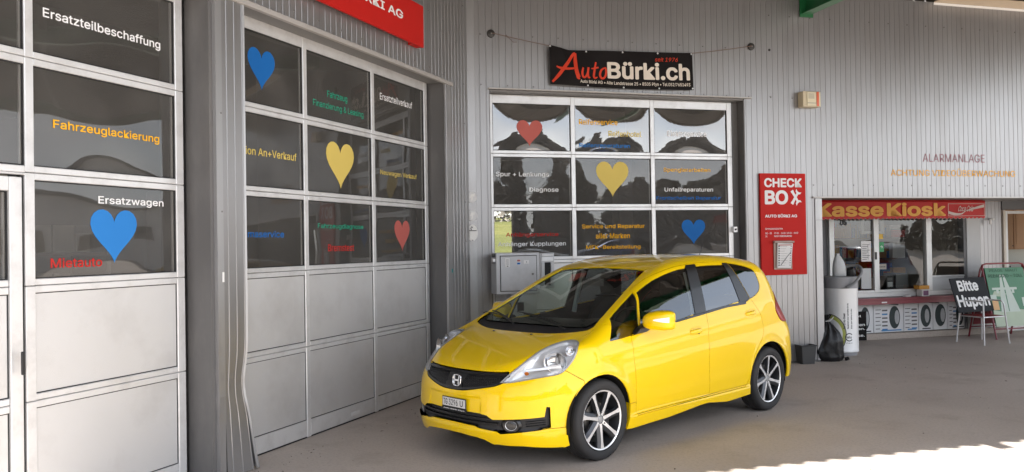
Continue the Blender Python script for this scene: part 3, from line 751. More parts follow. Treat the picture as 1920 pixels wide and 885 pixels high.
class CutMesh:
    """polygon mesh that can be split along lines of a projection, neighbours kept watertight"""
    def __init__(s, V, F):
        s.V = [tuple(v) for v in V]; s.F = [list(f) for f in F]; s.E = {}
        for i, f in enumerate(s.F): s.link(i)
    def link(s, i):
        f = s.F[i]
        for a, b in zip(f, f[1:] + f[:1]): s.E.setdefault((min(a, b), max(a, b)), set()).add(i)
    def unlink(s, i):
        f = s.F[i]
        for a, b in zip(f, f[1:] + f[:1]): s.E[(min(a, b), max(a, b))].discard(i)
    def start(s, e1, e2, box):
        s.e = np.stack([e1, e2], 1); s.uv = [tuple(q) for q in (np.array(s.V) @ s.e)]; s.box = box
        s.bb = np.array([s.bbox(f) for f in s.F]); s.n = len(s.F)
    def bbox(s, f):
        u = [s.uv[v][0] for v in f]; w = [s.uv[v][1] for v in f]; c = s.V[f[0]]; b = s.box
        ok = b is None or (b[0] <= c[0] <= b[1] and b[2] <= c[1] <= b[3] and b[4] <= c[2] <= b[5])
        return (min(u), max(u), min(w), max(w)) if ok else (9e9, -9e9, 9e9, -9e9)
    def cut(s, a, b):
        L = float(np.hypot(*(b - a)))
        if L < 1e-5: return
        tx, ty = (b - a) / L; ax, ay = a; bb = s.bb[:s.n]
        lo = np.minimum(a, b) - 1e-6; hi = np.maximum(a, b) + 1e-6
        for i in np.nonzero((bb[:, 1] >= lo[0]) & (bb[:, 0] <= hi[0]) & (bb[:, 3] >= lo[1]) & (bb[:, 2] <= hi[1]))[0]:
            f = s.F[i]; D = []; Tt = []
            for v in f:
                u, w = s.uv[v]; d = -(u - ax) * ty + (w - ay) * tx; D.append(0.0 if abs(d) < 2e-5 else d); Tt.append((u - ax) * tx + (w - ay) * ty)
            if not (min(D) < 0 < max(D)): continue
            m = len(f); cr = []
            for k in range(m):
                k2 = (k + 1) % m
                if D[k] == 0: cr.append(Tt[k])
                elif D[k] * D[k2] < 0: q = D[k] / (D[k] - D[k2]); cr.append(Tt[k] + (Tt[k2] - Tt[k]) * q)
            if not cr or max(cr) < -1e-6 or min(cr) > L + 1e-6: continue
            # split crossing edges, in this face and its neighbours
            for k in range(m):
                va, vb = f[k], f[(k + 1) % m]; da, db = D[k], D[(k + 1) % m]
                if da * db < 0:
                    q = da / (da - db); pa, pb = s.V[va], s.V[vb]; nv = len(s.V)
                    s.V.append(tuple(pa[j] + (pb[j] - pa[j]) * q for j in range(3))); ua, ub = s.uv[va], s.uv[vb]; s.uv.append((ua[0] + (ub[0] - ua[0]) * q, ua[1] + (ub[1] - ua[1]) * q))
                    key = (min(va, vb), max(va, vb)); fs = s.E.pop(key)
                    for g in fs:
                        G = s.F[g]; p = next(j for j in range(len(G)) if {G[j], G[(j + 1) % len(G)]} == {va, vb}); s.F[g] = G[:p + 1] + [nv] + G[p + 1:]
                    s.E[(va, nv) if va < nv else (nv, va)] = set(fs); s.E[(vb, nv) if vb < nv else (nv, vb)] = set(fs)
            f = s.F[i]; sg = []
            for v in f: u, w = s.uv[v]; d = -(u - ax) * ty + (w - ay) * tx; sg.append(0 if abs(d) < 2e-5 else (1 if d > 0 else -1))
            pos = [v for v, g in zip(f, sg) if g >= 0]; neg = [v for v, g in zip(f, sg) if g <= 0]
            if len(pos) < 3 or len(neg) < 3: continue
            # keep cyclic order with the run starting after the other side
            def ring(keep):
                m = len(f); st = next(k for k in range(m) if sg[k] == keep and sg[k - 1] != keep)
                out = []; k = st - 1
                while True:
                    v = f[k % m]
                    if sg[k % m] == -keep: break
                    out.append(v); k += 1
                    if len(out) > m: break
                return out
            P, Q = ring(1), ring(-1)
            if len(P) < 3 or len(Q) < 3: continue
            s.unlink(i); s.F[i] = P; s.link(i); s.F.append(Q); j = len(s.F) - 1; s.link(j)
            if s.n >= len(s.bb): s.bb = np.concatenate([s.bb, np.zeros((2000, 4))])
            s.bb[i] = s.bbox(P); s.bb[s.n] = s.bbox(Q); s.n += 1
class Cut:
    def __init__(s, name, pts, d, box=None, closed=True):
        s.name = name; s.e1, s.e2, s.d = basis(d); s.P = np.array(pts, float)
        s.uv = np.stack([s.P @ s.e1, s.P @ s.e2], -1); s.box = box; s.closed = closed
    def apply(s, M):
        n = len(s.uv); M.start(s.e1, s.e2, s.box)
        for i in range(n if s.closed else n - 1): M.cut(s.uv[i], s.uv[(i + 1) % n])
    def inbox(s, co):
        b = s.box; return b[0] <= co[0] <= b[1] and b[2] <= co[1] <= b[3] and b[4] <= co[2] <= b[5]
    def inside(s, C):
        u = C @ s.e1; v = C @ s.e2; x, y = s.uv[:, 0], s.uv[:, 1]; n = len(x); r = np.zeros(len(C), bool)
        j = n - 1
        for i in range(n):
            c = ((y[i] > v) != (y[j] > v)); xx = (x[j] - x[i]) * (v - y[i]) / (y[j] - y[i] + 1e-12) + x[i]
            r ^= c & (u < xx); j = i
        if s.box:
            b = s.box; r &= (C[:, 0] >= b[0]) & (C[:, 0] <= b[1]) & (C[:, 1] >= b[2]) & (C[:, 1] <= b[3]) & (C[:, 2] >= b[4]) & (C[:, 2] <= b[5])
        return r
def S_(pts): return [(x, -.8, z) for x, z in pts]          # side outline
SB = (-1, 4, -1, -.40, 0, 1.6)                              # box for side cuts
circ = lambda cx, cz, rx, rz, n=40: [(cx + rx * math.cos(2 * math.pi * i / n), cz + rz * math.sin(2 * math.pi * i / n)) for i in range(n)]
HL = [(-.678, -.426, .623), (-.642, -.451, .664), (-.603, -.474, .696), (-.513, -.507, .76), (-.367, -.527, .833), (-.264, -.55, .869), (-.172, -.586, .893), (-.123, -.63, .902),
      (-.116, -.679, .90), (-.140, -.722, .888), (-.171, -.742, .868), (-.212, -.764, .826), (-.257, -.764, .77), (-.331, -.752, .708), (-.381, -.736, .684), (-.456, -.689, .671), (-.542, -.614, .654), (-.635, -.505, .63)]
VIEW = (.55, .60, -.18)                                     # an oblique direction, square to the lamp's face
CUTS = [
 Cut('under', S_([(-1, .0), (-1, .205), (-.45, .158), (-.36, .150), (-.30, .165), (-.30, .20), (.30, .20), (.30, .182), (.354, .18), (.848, .193), (1.279, .226), (1.411, .230), (1.72, .194), (2.118, .209), (2.13, .25), (2.75, .27), (2.80, .285), (3.3, .30), (3.3, 0)]), (0, 1, 0), SB),
 Cut('chin', [(-.8, .05, 0), (-.8, .05, .232), (-.8, -.118, .230), (-.8, -.27, .218), (-.8, -.33, .207), (-.8, -.374, .186), (-.8, -.41, .174), (-.8, -.594, .178), (-.8, -.76, .155), (-.8, -.9, .15), (-.8, -.9, 0)], (1, 0, 0), (-1, -.36, -1, .1, 0, .5)),
 Cut('arch_f', S_(circ(-.012, .308, .333, .340)), (0, 1, 0), SB), Cut('arch_r', S_(circ(2.455, .318, .352, .350)), (0, 1, 0), SB),
 Cut('headlamp', smooth_poly(HL, corners=(0,)), VIEW, (-.9, .1, -1, -.3, .5, 1)),
 Cut('grille', smooth_poly([(-.7, .1, .546), (-.7, -.06, .546), (-.7, -.135, .551), (-.7, -.214, .564), (-.7, -.375, .595), (-.7, -.411, .606), (-.7, -.445, .622), (-.7, -.468, .640), (-.7, -.470, .672), (-.7, -.452, .700), (-.7, -.349, .694), (-.7, -.154, .690), (-.7, .1, .690)], corners=(0, 12, 5, 9)), (1, 0, 0), (-1, -.3, -1, .1, .4, .8)),
 Cut('hood', smooth_poly([(-.69, .1, 0), (-.69, -.154, 0), (-.66, -.349, 0), (-.618, -.462, 0), (-.52, -.503, 0), (-.37, -.523, 0), (-.264, -.546, 0), (-.172, -.582, 0), (-.112, -.635, 0), (-.06, -.680, 0), (.03, -.700, 0), (.075, -.675, 0), (.045, -.640, 0), (-.007, -.545, 0), (-.071, -.373, 0), (-.1, -.174, 0), (-.105, .1, 0)], corners=(0, 3, 12, 16)), (0, 0, 1), (-.8, .3, -.9, .1, .64, 1.2)),
 Cut('cowl', smooth_poly([(-.105, .1, 0), (-.1, -.174, 0), (-.071, -.373, 0), (-.007, -.545, 0), (.045, -.640, 0), (.10, -.662, 0), (.20, -.640, 0), (.14, -.61, 0), (.085, -.56, 0), (.065, -.354, 0), (.060, -.15, 0), (.06, .1, 0)], corners=(0, 4, 5, 6, 11)), (0, 0, 1), (-.3, .5, -.9, .1, .85, 1.3)),
 Cut('windscreen', smooth_poly([(.06, .1, 0), (.060, -.15, 0), (.065, -.354, 0), (.085, -.56, 0), (.14, -.61, 0), (.20, -.640, 0), (.482, -.585, 0), (.78, -.527, 0), (.97, -.492, 0), (1.0, -.465, 0), (1.008, -.3, 0), (1.015, .1, 0)], corners=(0, 5, 8, 11)), (0, 0, 1), (0, 1.3, -.9, .1, .9, 1.6)),
 Cut('roof', smooth_poly([(1.015, .1, 0), (1.008, -.3, 0), (1.0, -.465, 0), (.99, -.482, 0), (1.159, -.492, 0), (1.386, -.523, 0), (1.682, -.545, 0), (2.078, -.560, 0), (2.45, -.545, 0), (2.60, -.52, 0), (2.62, .1, 0)], corners=(0, 3, 9, 10)), (0, 0, 1), (.8, 3, -.9, .1, 1.2, 1.6)),
 Cut('tri', S_([(.246, 1.040), (.345, 1.089), (.44, 1.134), (.628, 1.222), (.575, 1.08), (.528, .938), (.41, .902), (.28, .89), (.134, .882)]), (0, 1, 0), SB),
 Cut('fglass', S_(smooth_poly([(.655, 1.222), (.76, 1.264), (.887, 1.308), (1.02, 1.343), (1.143, 1.368), (1.28, 1.389), (1.400, 1.399), (1.362, 1.213), (1.326, 1.01), (1.1, .978), (.933, .960), (.70, .948), (.555, .942), (.60, 1.08)], corners=(0, 6, 8, 12))), (0, 1, 0), SB),
 Cut('bpillar', S_([(1.36, 1.385), (1.425, 1.428), (1.560, 1.433), (1.575, 1.28), (1.56, 1.15), (1.53, 1.022), (1.489, 1.012), (1.29, .998), (1.32, 1.213)]), (0, 1, 0), SB),
 Cut('rglass', S_(smooth_poly([(1.546, 1.409), (1.76, 1.414), (1.981, 1.413), (2.022, 1.26), (2.045, 1.077), (1.8, 1.048), (1.495, 1.020), (1.525, 1.2)], corners=(0, 2, 4, 6))), (0, 1, 0), SB),
 Cut('cpillar', S_(smooth_poly([(1.95, 1.405), (1.975, 1.434), (2.05, 1.430), (2.11, 1.34), (2.17, 1.21), (2.222, 1.091), (2.13, 1.062), (2.02, 1.058), (2.01, 1.078), (1.98, 1.26)], corners=(0, 1, 2, 5, 7, 8))), (0, 1, 0), SB),
 Cut('quarter', S_(smooth_poly([(2.052, 1.429), (2.14, 1.418), (2.227, 1.404), (2.33, 1.383), (2.41, 1.355), (2.440, 1.31), (2.448, 1.25), (2.441, 1.2), (2.40, 1.152), (2.31, 1.112), (2.224, 1.090), (2.17, 1.21), (2.112, 1.34)], corners=(0, 10))), (0, 1, 0), SB),
 Cut('belt', S_([(.50, .936), (.555, .941), (.70, .947), (.933, .959), (1.1, .977), (1.326, 1.0), (1.489, 1.011), (1.495, 1.019), (1.8, 1.047), (2.047, 1.060), (2.13, 1.061), (2.13, 1.045), (1.8, 1.031), (1.49, 1.000), (1.1, .963), (.70, .934), (.50, .925)]), (0, 1, 0), SB),
 Cut('fdoor', S_(smooth_poly([(.421, .287), (.92, .293), (1.434, .299), (1.438, .45), (1.438, .60), (1.448, .812), (1.468, .93), (1.482, 1.005), (1.500, 1.15), (1.512, 1.30), (1.515, 1.440), (1.42, 1.432), (1.29, 1.420), (1.168, 1.402), (1.04, 1.378), (.913, 1.345), (.78, 1.298), (.636, 1.235), (.62, 1.16), (.58, 1.05), (.545, .945), (.51, .915), (.40, .895), (.391, .80), (.390, .735), (.399, .565), (.401, .383), (.405, .31)], corners=(0, 2, 10, 17, 20, 22))), (0, 1, 0), SB),
 Cut('rdoor', S_(smooth_poly([(1.434, .299), (1.75, .301), (2.005, .304), (2.06, .325), (2.10, .38), (2.130, .46), (2.169, .545), (2.235, .63), (2.314, .70), (2.350, .75), (2.360, .81), (2.345, .90), (2.303, .98), (2.262, 1.035), (2.222, 1.091), (2.17, 1.21), (2.112, 1.34), (2.052, 1.432), (1.85, 1.444), (1.515, 1.440), (1.512, 1.30), (1.500, 1.15), (1.482, 1.005), (1.468, .93), (1.448, .812), (1.438, .60), (1.438, .45)], corners=(0, 2, 14, 17, 19))), (0, 1, 0), SB),
 Cut('skirt', S_([(.28, .17), (.28, .387), (.40, .384), (.405, .31), (.421, .275), (.92, .281), (1.43, .287), (2.0, .292), (2.06, .308), (2.14, .330), (2.14, .17)]), (0, 1, 0), SB),
 Cut('tail', S_(smooth_poly([(2.74, 1.13), (2.665, 1.04), (2.625, .97), (2.655, .90), (2.72, .845), (2.85, .83), (3.1, .83), (3.1, 1.13)], corners=(0, 5, 6, 7))), (0, 1, 0), (2.4, 4, -1, -.52, .6, 1.3)),
 Cut('opening', [(-.75, .1, .392), (-.766, -.20, .398), (-.766, -.287, .396), (-.749, -.352, .388), (-.742, -.376, .372), (-.735, -.402, .360), (-.636, -.583, .374), (-.50, -.706, .388), (-.487, -.714, .46), (-.470, -.728, .455), (-.467, -.730, .311), (-.52, -.70, .302), (-.567, -.659, .295), (-.66, -.54, .276), (-.716, -.462, .265), (-.728, -.44, .281), (-.774, -.225, .303), (-.779, .1, .312)], (1, .45, 0), (-1, -.3, -.76, .1, .2, .6)),
 Cut('lipline', [(-.9, .1, .309), (-.779, 0, .312), (-.774, -.225, .303), (-.728, -.44, .281), (-.60, -.65, .293), (-.467, -.735, .304), (-.404, -.758, .302), (-.28, -.80, .305), (-.28, -.80, .05), (-.9, .1, .05)], (1, .55, 0), (-1, -.2, -1, .1, .05, .45)),
 Cut('plate_recess', [(-.78, .1, .505), (-.78, -.285, .513), (-.78, -.302, .392), (-.78, .1, .386)], (1, 0, 0), (-1, -.5, -.5, .1, .3, .6)),
 Cut('bumper', [(-1.2, 0, .2), (-1.2, 0, 1.0), (-.3, -.79, 1.0), (-.331, -.752, .708), (-.26, -.79, .664), (-.192, -.818, .621), (-.192, -.818, .2)], (.0, 1, 0), (-1, 0, -1, -.2, .1, 1)),
]
NM = {c.name: c for c in CUTS}
V, Fc = half_shell()
CMH = CutMesh(V, Fc)
for c in CUTS: c.apply(CMH)
VV = np.array(CMH.V); y0 = np.abs(VV[:, 1]) < 1e-4
PP = project(VV); mv = np.linalg.norm(PP - VV, axis=1) < .02; PP[~mv] = VV[~mv]; PP[y0, 1] = 0
PP[:, 1] = np.minimum(PP[:, 1], 0)
NN = grad(PP)
FF = [tuple(f) for f in CMH.F]
CC = np.array([VV[list(f)].mean(0) for f in FF])
lab = np.array(['body'] * len(FF), dtype=object)
def put(name, *cuts, cond=None):
    m = np.ones(len(FF), bool)
    for c in cuts: m &= NM[c].inside(CC)
    if cond is not None: m &= cond
    lab[m] = name
isb = NM['bumper'].inside(CC) & (CC[:, 0] < -.15) | (CC[:, 0] < -.5)
put('front_bumper', cond=isb)
put('front_lip', 'lipline', cond=(CC[:, 0] < -.1))
put('lower_grille', 'opening'); put('hood', 'hood'); put('grille', 'grille'); put('cowl', 'cowl'); put('windscreen', 'windscreen'); put('roof', 'roof')
put('front_door', 'fdoor'); put('rear_door', 'rdoor'); put('side_skirt', 'skirt'); put('belt', 'belt')
put('bpillar', 'bpillar'); put('cpillar', 'cpillar'); put('front_glass', 'fglass'); put('rear_glass', 'rglass'); put('quarter_glass', 'quarter'); put('tri_glass', 'tri')
put('tail_lamp', 'tail'); put('headlamp', 'headlamp')
rear_scr = (CC[:, 0] > 2.62) & (CC[:, 2] > 1.06) & (CC[:, 2] < 1.37) & (CC[:, 1] > -.56); lab[rear_scr] = 'rear_window'
und = NM['under'].inside(CC) | NM['chin'].inside(CC) | NM['arch_f'].inside(CC) | NM['arch_r'].inside(CC) | (CC[:, 2] < .145)
lab[und] = 'none'
fend = (lab == 'body') & (CC[:, 0] < .42) & (CC[:, 2] < 1.0 + .0) ; lab[fend] = 'fender'

car = thing('car', 'bright yellow five-door hatchback parked in front of the middle doors', 'car')
_ax = Vector((.72256352, .69130453, 0)); _la = Vector((-.69130453, .72256352, 0))
CARM = Matrix.Identity(4)
for i in range(3): CARM[i][0] = _ax[i]; CARM[i][1] = _la[i]; CARM[i][3] = (0.08995637, 6.74005082, 0)[i]
m = mat('car_yellow', (.90, .595, .001), .34, 0, coat=1.0, var=.0, spec=.12); m.node_tree.nodes['Principled BSDF'].inputs['Coat IOR'].default_value = 1.42
mat('trim_black', (.012, .012, .013), .32, coat=.2); mat('plastic_black', (.018, .018, .019), .55, bump=.2, bscale=300, bdist=.0005); mat('liner_black', (.006, .006, .006), .9)
mat('chrome', (.75, .75, .76), .08, 1.0); mat('lamp_silver', (.86, .86, .86), .22, .35, bump=.0); mat('spoke_grey', (.075, .078, .085), .35, .6); mat('lamp_grey', (.35, .355, .36), .3, .3); mat('lamp_orange', (.60, .16, .02), .25); mat('lamp_red', (.30, .006, .006), .3, spec=.3, coat=.3)
mat('rubber', (.022, .022, .023), .72, var=.15, vscale=12, bump=.2, bscale=90, bdist=.001); mat('rim_dark', (.045, .046, .05), .35, .6); mat('rim_bright', (.80, .80, .80), .25, .5, var=.02)
mat('seat_fabric', (.022, .022, .024), .9); mat('dash_black', (.020, .021, .021), .7); mat('disc_steel', (.25, .24, .23), .4, .9)
def panel(name, key, m, parent, gap=.0022, rim=.014, inset=0.0, mirror='join', smooth_n=True, label=None):
    """one body panel cut from the shell: follows the surface, with a gap all round and a turned-in edge.
    mirror: 'join' (panel crosses the centre line), 'both' (a mirrored twin) or 'one'"""
    ids = np.nonzero(np.isin(lab, key if isinstance(key, (list, tuple)) else [key]))[0]
    if len(ids) == 0: print('EMPTY PANEL', name); return []
    used = {}; fs = []
    for i in ids: fs.append(tuple(used.setdefault(v, len(used)) for v in FF[i]))
    vi = np.array(list(used.keys())); P = PP[vi].copy(); N = NN[vi].copy()
    # boundary edges
    ec = {}
    for f in fs:
        for a, b in zip(f, f[1:] + f[:1]): ec[(min(a, b), max(a, b))] = ec.get((min(a, b), max(a, b)), 0) + 1
    dirs = {}
    for f in fs:
        for a, b in zip(f, f[1:] + f[:1]):
            if ec[(min(a, b), max(a, b))] == 1: dirs[a] = b
    bnd = [(a, b) for f in fs for a, b in zip(f, f[1:] + f[:1]) if ec[(min(a, b), max(a, b))] == 1]
    onmid = lambda v: abs(P[v, 1]) < 1e-4
    mv = np.zeros_like(P)
    for a, b in bnd:
        if onmid(a) and onmid(b): continue
        t = P[b] - P[a]; l = np.linalg.norm(t)
        if l < 1e-6: continue
        t /= l
        for v in (a, b):
            inn = np.cross(N[v], t); mv[v] += inn / max(np.linalg.norm(inn), 1e-6)
    L = np.linalg.norm(mv, axis=1); k = L > 1e-6; mv[k] /= L[k][:, None]
    if mirror == 'join': mv[np.abs(P[:, 1]) < 1e-4, 1] = 0
    P += mv * gap
    P -= N * inset
    n = len(P); verts = [tuple(p) for p in P]; faces = list(fs); nrm = [tuple(q) for q in N]
    loops_n = []
    for f in fs: loops_n += [nrm[v] for v in f]
    if rim:
        base = {}
        for a, b in bnd:
            if mirror == 'join' and onmid(a) and onmid(b): continue
            for v in (a, b):
                if v not in base:
                    base[v] = len(verts); q = P[v] - N[v] * rim + mv[v] * .0015; verts.append(tuple(q))
            q = (b, a, base[a], base[b]); faces.append(q)
            t = P[b] - P[a]; fn = -np.cross(N[a], t); fn = -np.cross(N[a], t) / max(np.linalg.norm(t), 1e-6)
            fn = np.cross(t, N[a]); fn /= max(np.linalg.norm(fn), 1e-6)
            # edge roll: outer loops blend between face normal and rim normal
            r_ = tuple(fn); loops_n += [r_] * 4
    def make(ver, fac, ln, nm):
        me = bpy.data.meshes.new(nm); me.from_pydata(ver, [], fac)
        me.polygons.foreach_set('use_smooth', [True] * len(me.polygons))
        if smooth_n and len(me.loops) == len(ln): me.normals_split_custom_set(ln)
        me.materials.append(MATS[m]); o = bpy.data.objects.new(nm, me); COL.objects.link(o); o.parent = parent
        if label: o['label'] = label
        return o
    def flip(ver, fac, ln):
        v2 = [(x, -y, z) for x, y, z in ver]; f2 = []; l2 = []; p = 0
        for f in fac:
            f2.append(f[::-1]); seg = ln[p:p + len(f)]; p += len(f)
            l2 += [(a, -b, c) for a, b, c in seg[::-1]]
        return v2, f2, l2
    if mirror == 'join':
        v2, f2, l2 = flip(verts, faces, loops_n); off = len(verts)
        return [make(verts + v2, faces + [tuple(i + off for i in f) for f in f2], loops_n + l2, name)]
    out = [make(verts, faces, loops_n, name)]
    if mirror == 'both': out.append(make(*flip(verts, faces, loops_n), name))
    return out
panel('body_shell', 'body', 'car_yellow', car); panel('fender', 'fender', 'car_yellow', car, mirror='both')
hood = panel('hood', 'hood', 'car_yellow', car)[0]; panel('roof_panel', 'roof', 'car_yellow', car)
bmp = panel('front_bumper', 'front_bumper', 'car_yellow', car)[0]
panel('front_lip', 'front_lip', 'car_yellow', car, rim=.03); panel('side_skirt', 'side_skirt', 'car_yellow', car, mirror='both', rim=.05)
panel('cowl', 'cowl', 'plastic_black', car, inset=.014, rim=-.012)
ws = panel('windscreen', 'windscreen', 'car_glass', car, inset=.004, rim=.004, gap=.001)[0]
doors = panel('front_door', ['front_door'], 'car_yellow', car, mirror='both') ; rdoors = panel('rear_door', ['rear_door'], 'car_yellow', car, mirror='both')
for dd_, ks in ((doors, (('window_glass', 'front_glass', 'car_glass_mid'),)), (rdoors, (('window_glass', 'rear_glass', 'car_glass_dark'), ('pillar_trim', 'cpillar', 'trim_black')))):
    pass
glass('car_glass_mid', (.66, .73, .69), 1.7, 1.9)
def side_parts(name, key, m, parents, **k):
    o = panel(name, key, m, None, mirror='both', **k)
    for a, p in zip(o, parents): a.parent = p
    return o
side_parts('door_glass', 'front_glass', 'car_glass_mid', doors, inset=.006, rim=.004, gap=0.0); side_parts('door_glass', 'rear_glass', 'car_glass_dark', rdoors, inset=.006, rim=.004, gap=0)
panel('pillar_trim', 'bpillar', 'trim_black', car, mirror='both', inset=.0015, rim=.008); panel('pillar_trim', 'cpillar', 'trim_black', car, mirror='both', inset=.0015, rim=.008)
panel('quarter_window', 'quarter_glass', 'car_glass_dark', car, mirror='both', inset=.003, rim=.004); panel('fixed_window', 'tri_glass', 'car_glass_mid', car, mirror='both', inset=.004, rim=.004, gap=0)
panel('belt_moulding', 'belt', 'trim_black', car, mirror='both', inset=-.004, rim=.012, gap=0); panel('rear_window', 'rear_window', 'car_glass_dark', car, inset=.003, rim=.004)
tl = panel('tail_lamp', 'tail_lamp', 'lamp_red', car, mirror='both', inset=-.004, rim=.03)
# window surrounds: thin black lips just inside the glass openings
def rim_strip(name, pts2, w, m, parent_list, inset=.002, wz=1):
    pass
# dark inner shell closing every gap
keep = ~np.isin(lab, ['none', 'windscreen', 'front_glass', 'rear_glass', 'quarter_glass', 'tri_glass', 'rear_window', 'headlamp', 'grille', 'lower_grille'])
used = {}; fs = [tuple(used.setdefault(v, len(used)) for v in FF[i]) for i in np.nonzero(keep)[0]]
vi = np.array(list(used.keys())); Pi = PP[vi] - NN[vi] * .022; k_ = len(Pi)
mb = MB(); mb.v = [tuple(p) for p in Pi] + [(p[0], -p[1], p[2]) for p in Pi]; mb.f = fs + [tuple(i + k_ for i in f[::-1]) for f in fs]
mb.build('inner_shell', 'liner_black', car, smooth=True)
# ---- headlamps -----------------------------------------------------------------
lens = panel('headlamp', 'headlamp', 'lamp_lens', car, mirror='both', inset=-.002, rim=.004, gap=.003)
ids = np.nonzero(lab == 'headlamp')[0]
def side_mesh(name, m, parents, mb, smooth=True, bevel=0):
    o1 = mb.build(name, m, parents[0], smooth=smooth, bevel=bevel)
    m2 = MB(); m2.v = [(x, -y, z) for x, y, z in mb.v]; m2.f = [f[::-1] for f in mb.f]
    o2 = m2.build(name, m, parents[1], smooth=smooth, bevel=bevel); return o1, o2
def surf(x=None, y=None, z=None, d=(1, 0, 0), start=None):
    """nearest point of the body along a direction"""
    s = np.array(start, float); dd = np.array(Vector(d).normalized()); lo, hi = 0.0, 1.5
    for n_ in (50, 24, 24, 24):
        ts = np.linspace(lo, hi, n_); f = body_f(s + ts[:, None] * dd); i = max(1, int(np.argmax(f < 0))); lo, hi = ts[i - 1], ts[i]
    f0, f1 = f[i - 1], f[i]; t = lo + (hi - lo) * f0 / (f0 - f1) if f0 > 0 > f1 else hi
    return s + t * dd
hlp = smooth_poly(HL, corners=(0,)); e1, e2, dv = basis(VIEW)
cen = np.array(HL).mean(0)
def lamp_pt(u, w, depth):
    """u,w: offsets in the lamp's own plane from its middle, pushed onto the skin and then in by depth"""
    p = cen + e1 * u + e2 * w; q = surf(d=dv, start=p - dv * .5)
    if np.linalg.norm(q - p) > .14: k = int(np.argmin([np.hypot(float((h_ - cen) @ e1) - u, float((h_ - cen) @ e2) - w) for h_ in np.array(HL)])); q = np.array(HL[k])
    n = grad(q[None])[0]; return q - n * depth
# housing: the outline pushed inwards, bowl shape
hb = MB(); rings = [(1.0, .001), (.985, .012), (.95, .030), (.80, .05), (.5, .062), (.0, .066)]
oc = [(float((p - cen) @ e1), float((p - cen) @ e2)) for p in hlp]; nO = len(oc)
for sc, dp in rings:
    for u, w in oc: hb.v.append(tuple(lamp_pt(u * sc, w * sc, dp)))
for r in range(len(rings) - 1):
    for k in range(nO): a = r * nO + k; b = r * nO + (k + 1) % nO; hb.f.append((a, b, b + nO, a + nO))
side_mesh('lamp_housing', 'lamp_silver', lens, hb)
ring = MB()
for sc, dp in ((1.0, -.0035), (.945, -.002), (.94, .006)):
    for u, w in oc: ring.v.append(tuple(lamp_pt(u * sc, w * sc, dp)))
for r in range(2):
    for k in range(nO): a = r * nO + k; b = r * nO + (k + 1) % nO; ring.f.append((a, b, b + nO, a + nO))
side_mesh('lamp_seal', 'lamp_grey', lens, ring)
# main reflector bowl, bulb, inner fins, indicator
def bowl(c3, axis, r, dep, name, m, seg=26, squash=1.0, fins=0):
    ax_ = Vector(axis).normalized(); a1 = ax_.cross(Vector((0, 0, 1))).normalized(); a2 = a1.cross(ax_).normalized(); b = MB(); prof = [(r * 1.06, -.004), (r, .0), (r * .93, dep * .35), (r * .72, dep * .75), (r * .35, dep), (0.001, dep)]
    for rr, h_ in prof:
        for k in range(seg):
            th = 2 * math.pi * k / seg; b.v.append(tuple(Vector(c3) + a1 * math.cos(th) * rr + a2 * math.sin(th) * rr * squash + ax_ * h_))
    for j in range(len(prof) - 1):
        for k in range(seg): p = j * seg + k; q = j * seg + (k + 1) % seg; b.f.append((p, q, q + seg, p + seg))
    return side_mesh(name, m, lens, b)
pc = lamp_pt(.050, -.008, .016)
bowl(pc, (.85, .42, -.05), .084, .05, 'reflector', 'chrome', squash=.92)
bowl(lamp_pt(.165, .075, .014), (.85, .42, -.05), .033, .03, 'side_reflector', 'chrome')
bb_ = MB().lathe([(0, -.02), (.012, -.016), (.014, .0), (.010, .03)], 12); bb_.v = [tuple(Vector(pc) + Vector((.03, .015, 0)) + Vector(v)) for v in bb_.v]; side_mesh('bulb', 'lamp_grey', lens, bb_)
ind = MB(); 
for sc, dp in ((1, .010), (1, .016), (.6, .02)):
    for k in range(14):
        th = 2 * math.pi * k / 14; ind.v.append(tuple(lamp_pt(-.165 + .016 * sc * math.cos(th), -.088 + .013 * sc * math.sin(th), dp)))
for j in range(2):
    for k in range(14): p = j * 14 + k; q = j * 14 + (k + 1) % 14; ind.f.append((p, q, q + 14, p + 14))
ind.f.append(tuple(range(13, -1, -1))); side_mesh('indicator_bulb', 'lamp_orange', lens, ind)
bar = MB()
for i in range(16):
    t = i / 15; 
    for w, dp in ((-.074 + .02 * t, .012), (-.062 + .022 * t, .006), (-.052 + .024 * t, .014)): bar.v.append(tuple(lamp_pt(-.17 + .26 * t, w, dp)))
for i in range(15):
    for k in range(2): a = i * 3 + k; bar.f.append((a, a + 3, a + 4, a + 1))
side_mesh('lamp_bar', 'lamp_silver', lens, bar)
# ---- grille ---------------------------------------------------------------------
gp = NM['grille']
def front_pt(y, z, depth=0.0):
    q = surf(d=(1, 0, 0), start=(-1.1, y, z)); n = grad(q[None])[0]; return q - n * depth
g0 = panel('grille', 'grille', 'plastic_black', car, inset=.030, gap=-.004, rim=-.028)[0]
gm = MB()
def in_gr(y, z): return bool(gp.inside(np.array([[-.72, -abs(y), z]]))[0]) and abs(y) > .075
def bar_seg(mb, p, q, w=.0028):
    P, Q = front_pt(*p, .012), front_pt(*q, .012); mb.tube([tuple(P), tuple(Q)], w, 4)
ys = np.arange(-.44, .45, .020)
for r in range(8):
    z = .552 + r * .0185
    for i, y in enumerate(ys):
        y_ = y + (.010 if r % 2 else 0)
        for p, q in (((y_, z), (y_ + .010, z + .0185)), ((y_ + .010, z + .0185), (y_ + .020, z))):
            if in_gr(*p) and in_gr(*q): bar_seg(gm, p, q)
gm.build('mesh_insert', 'trim_black', g0, kind='stuff')
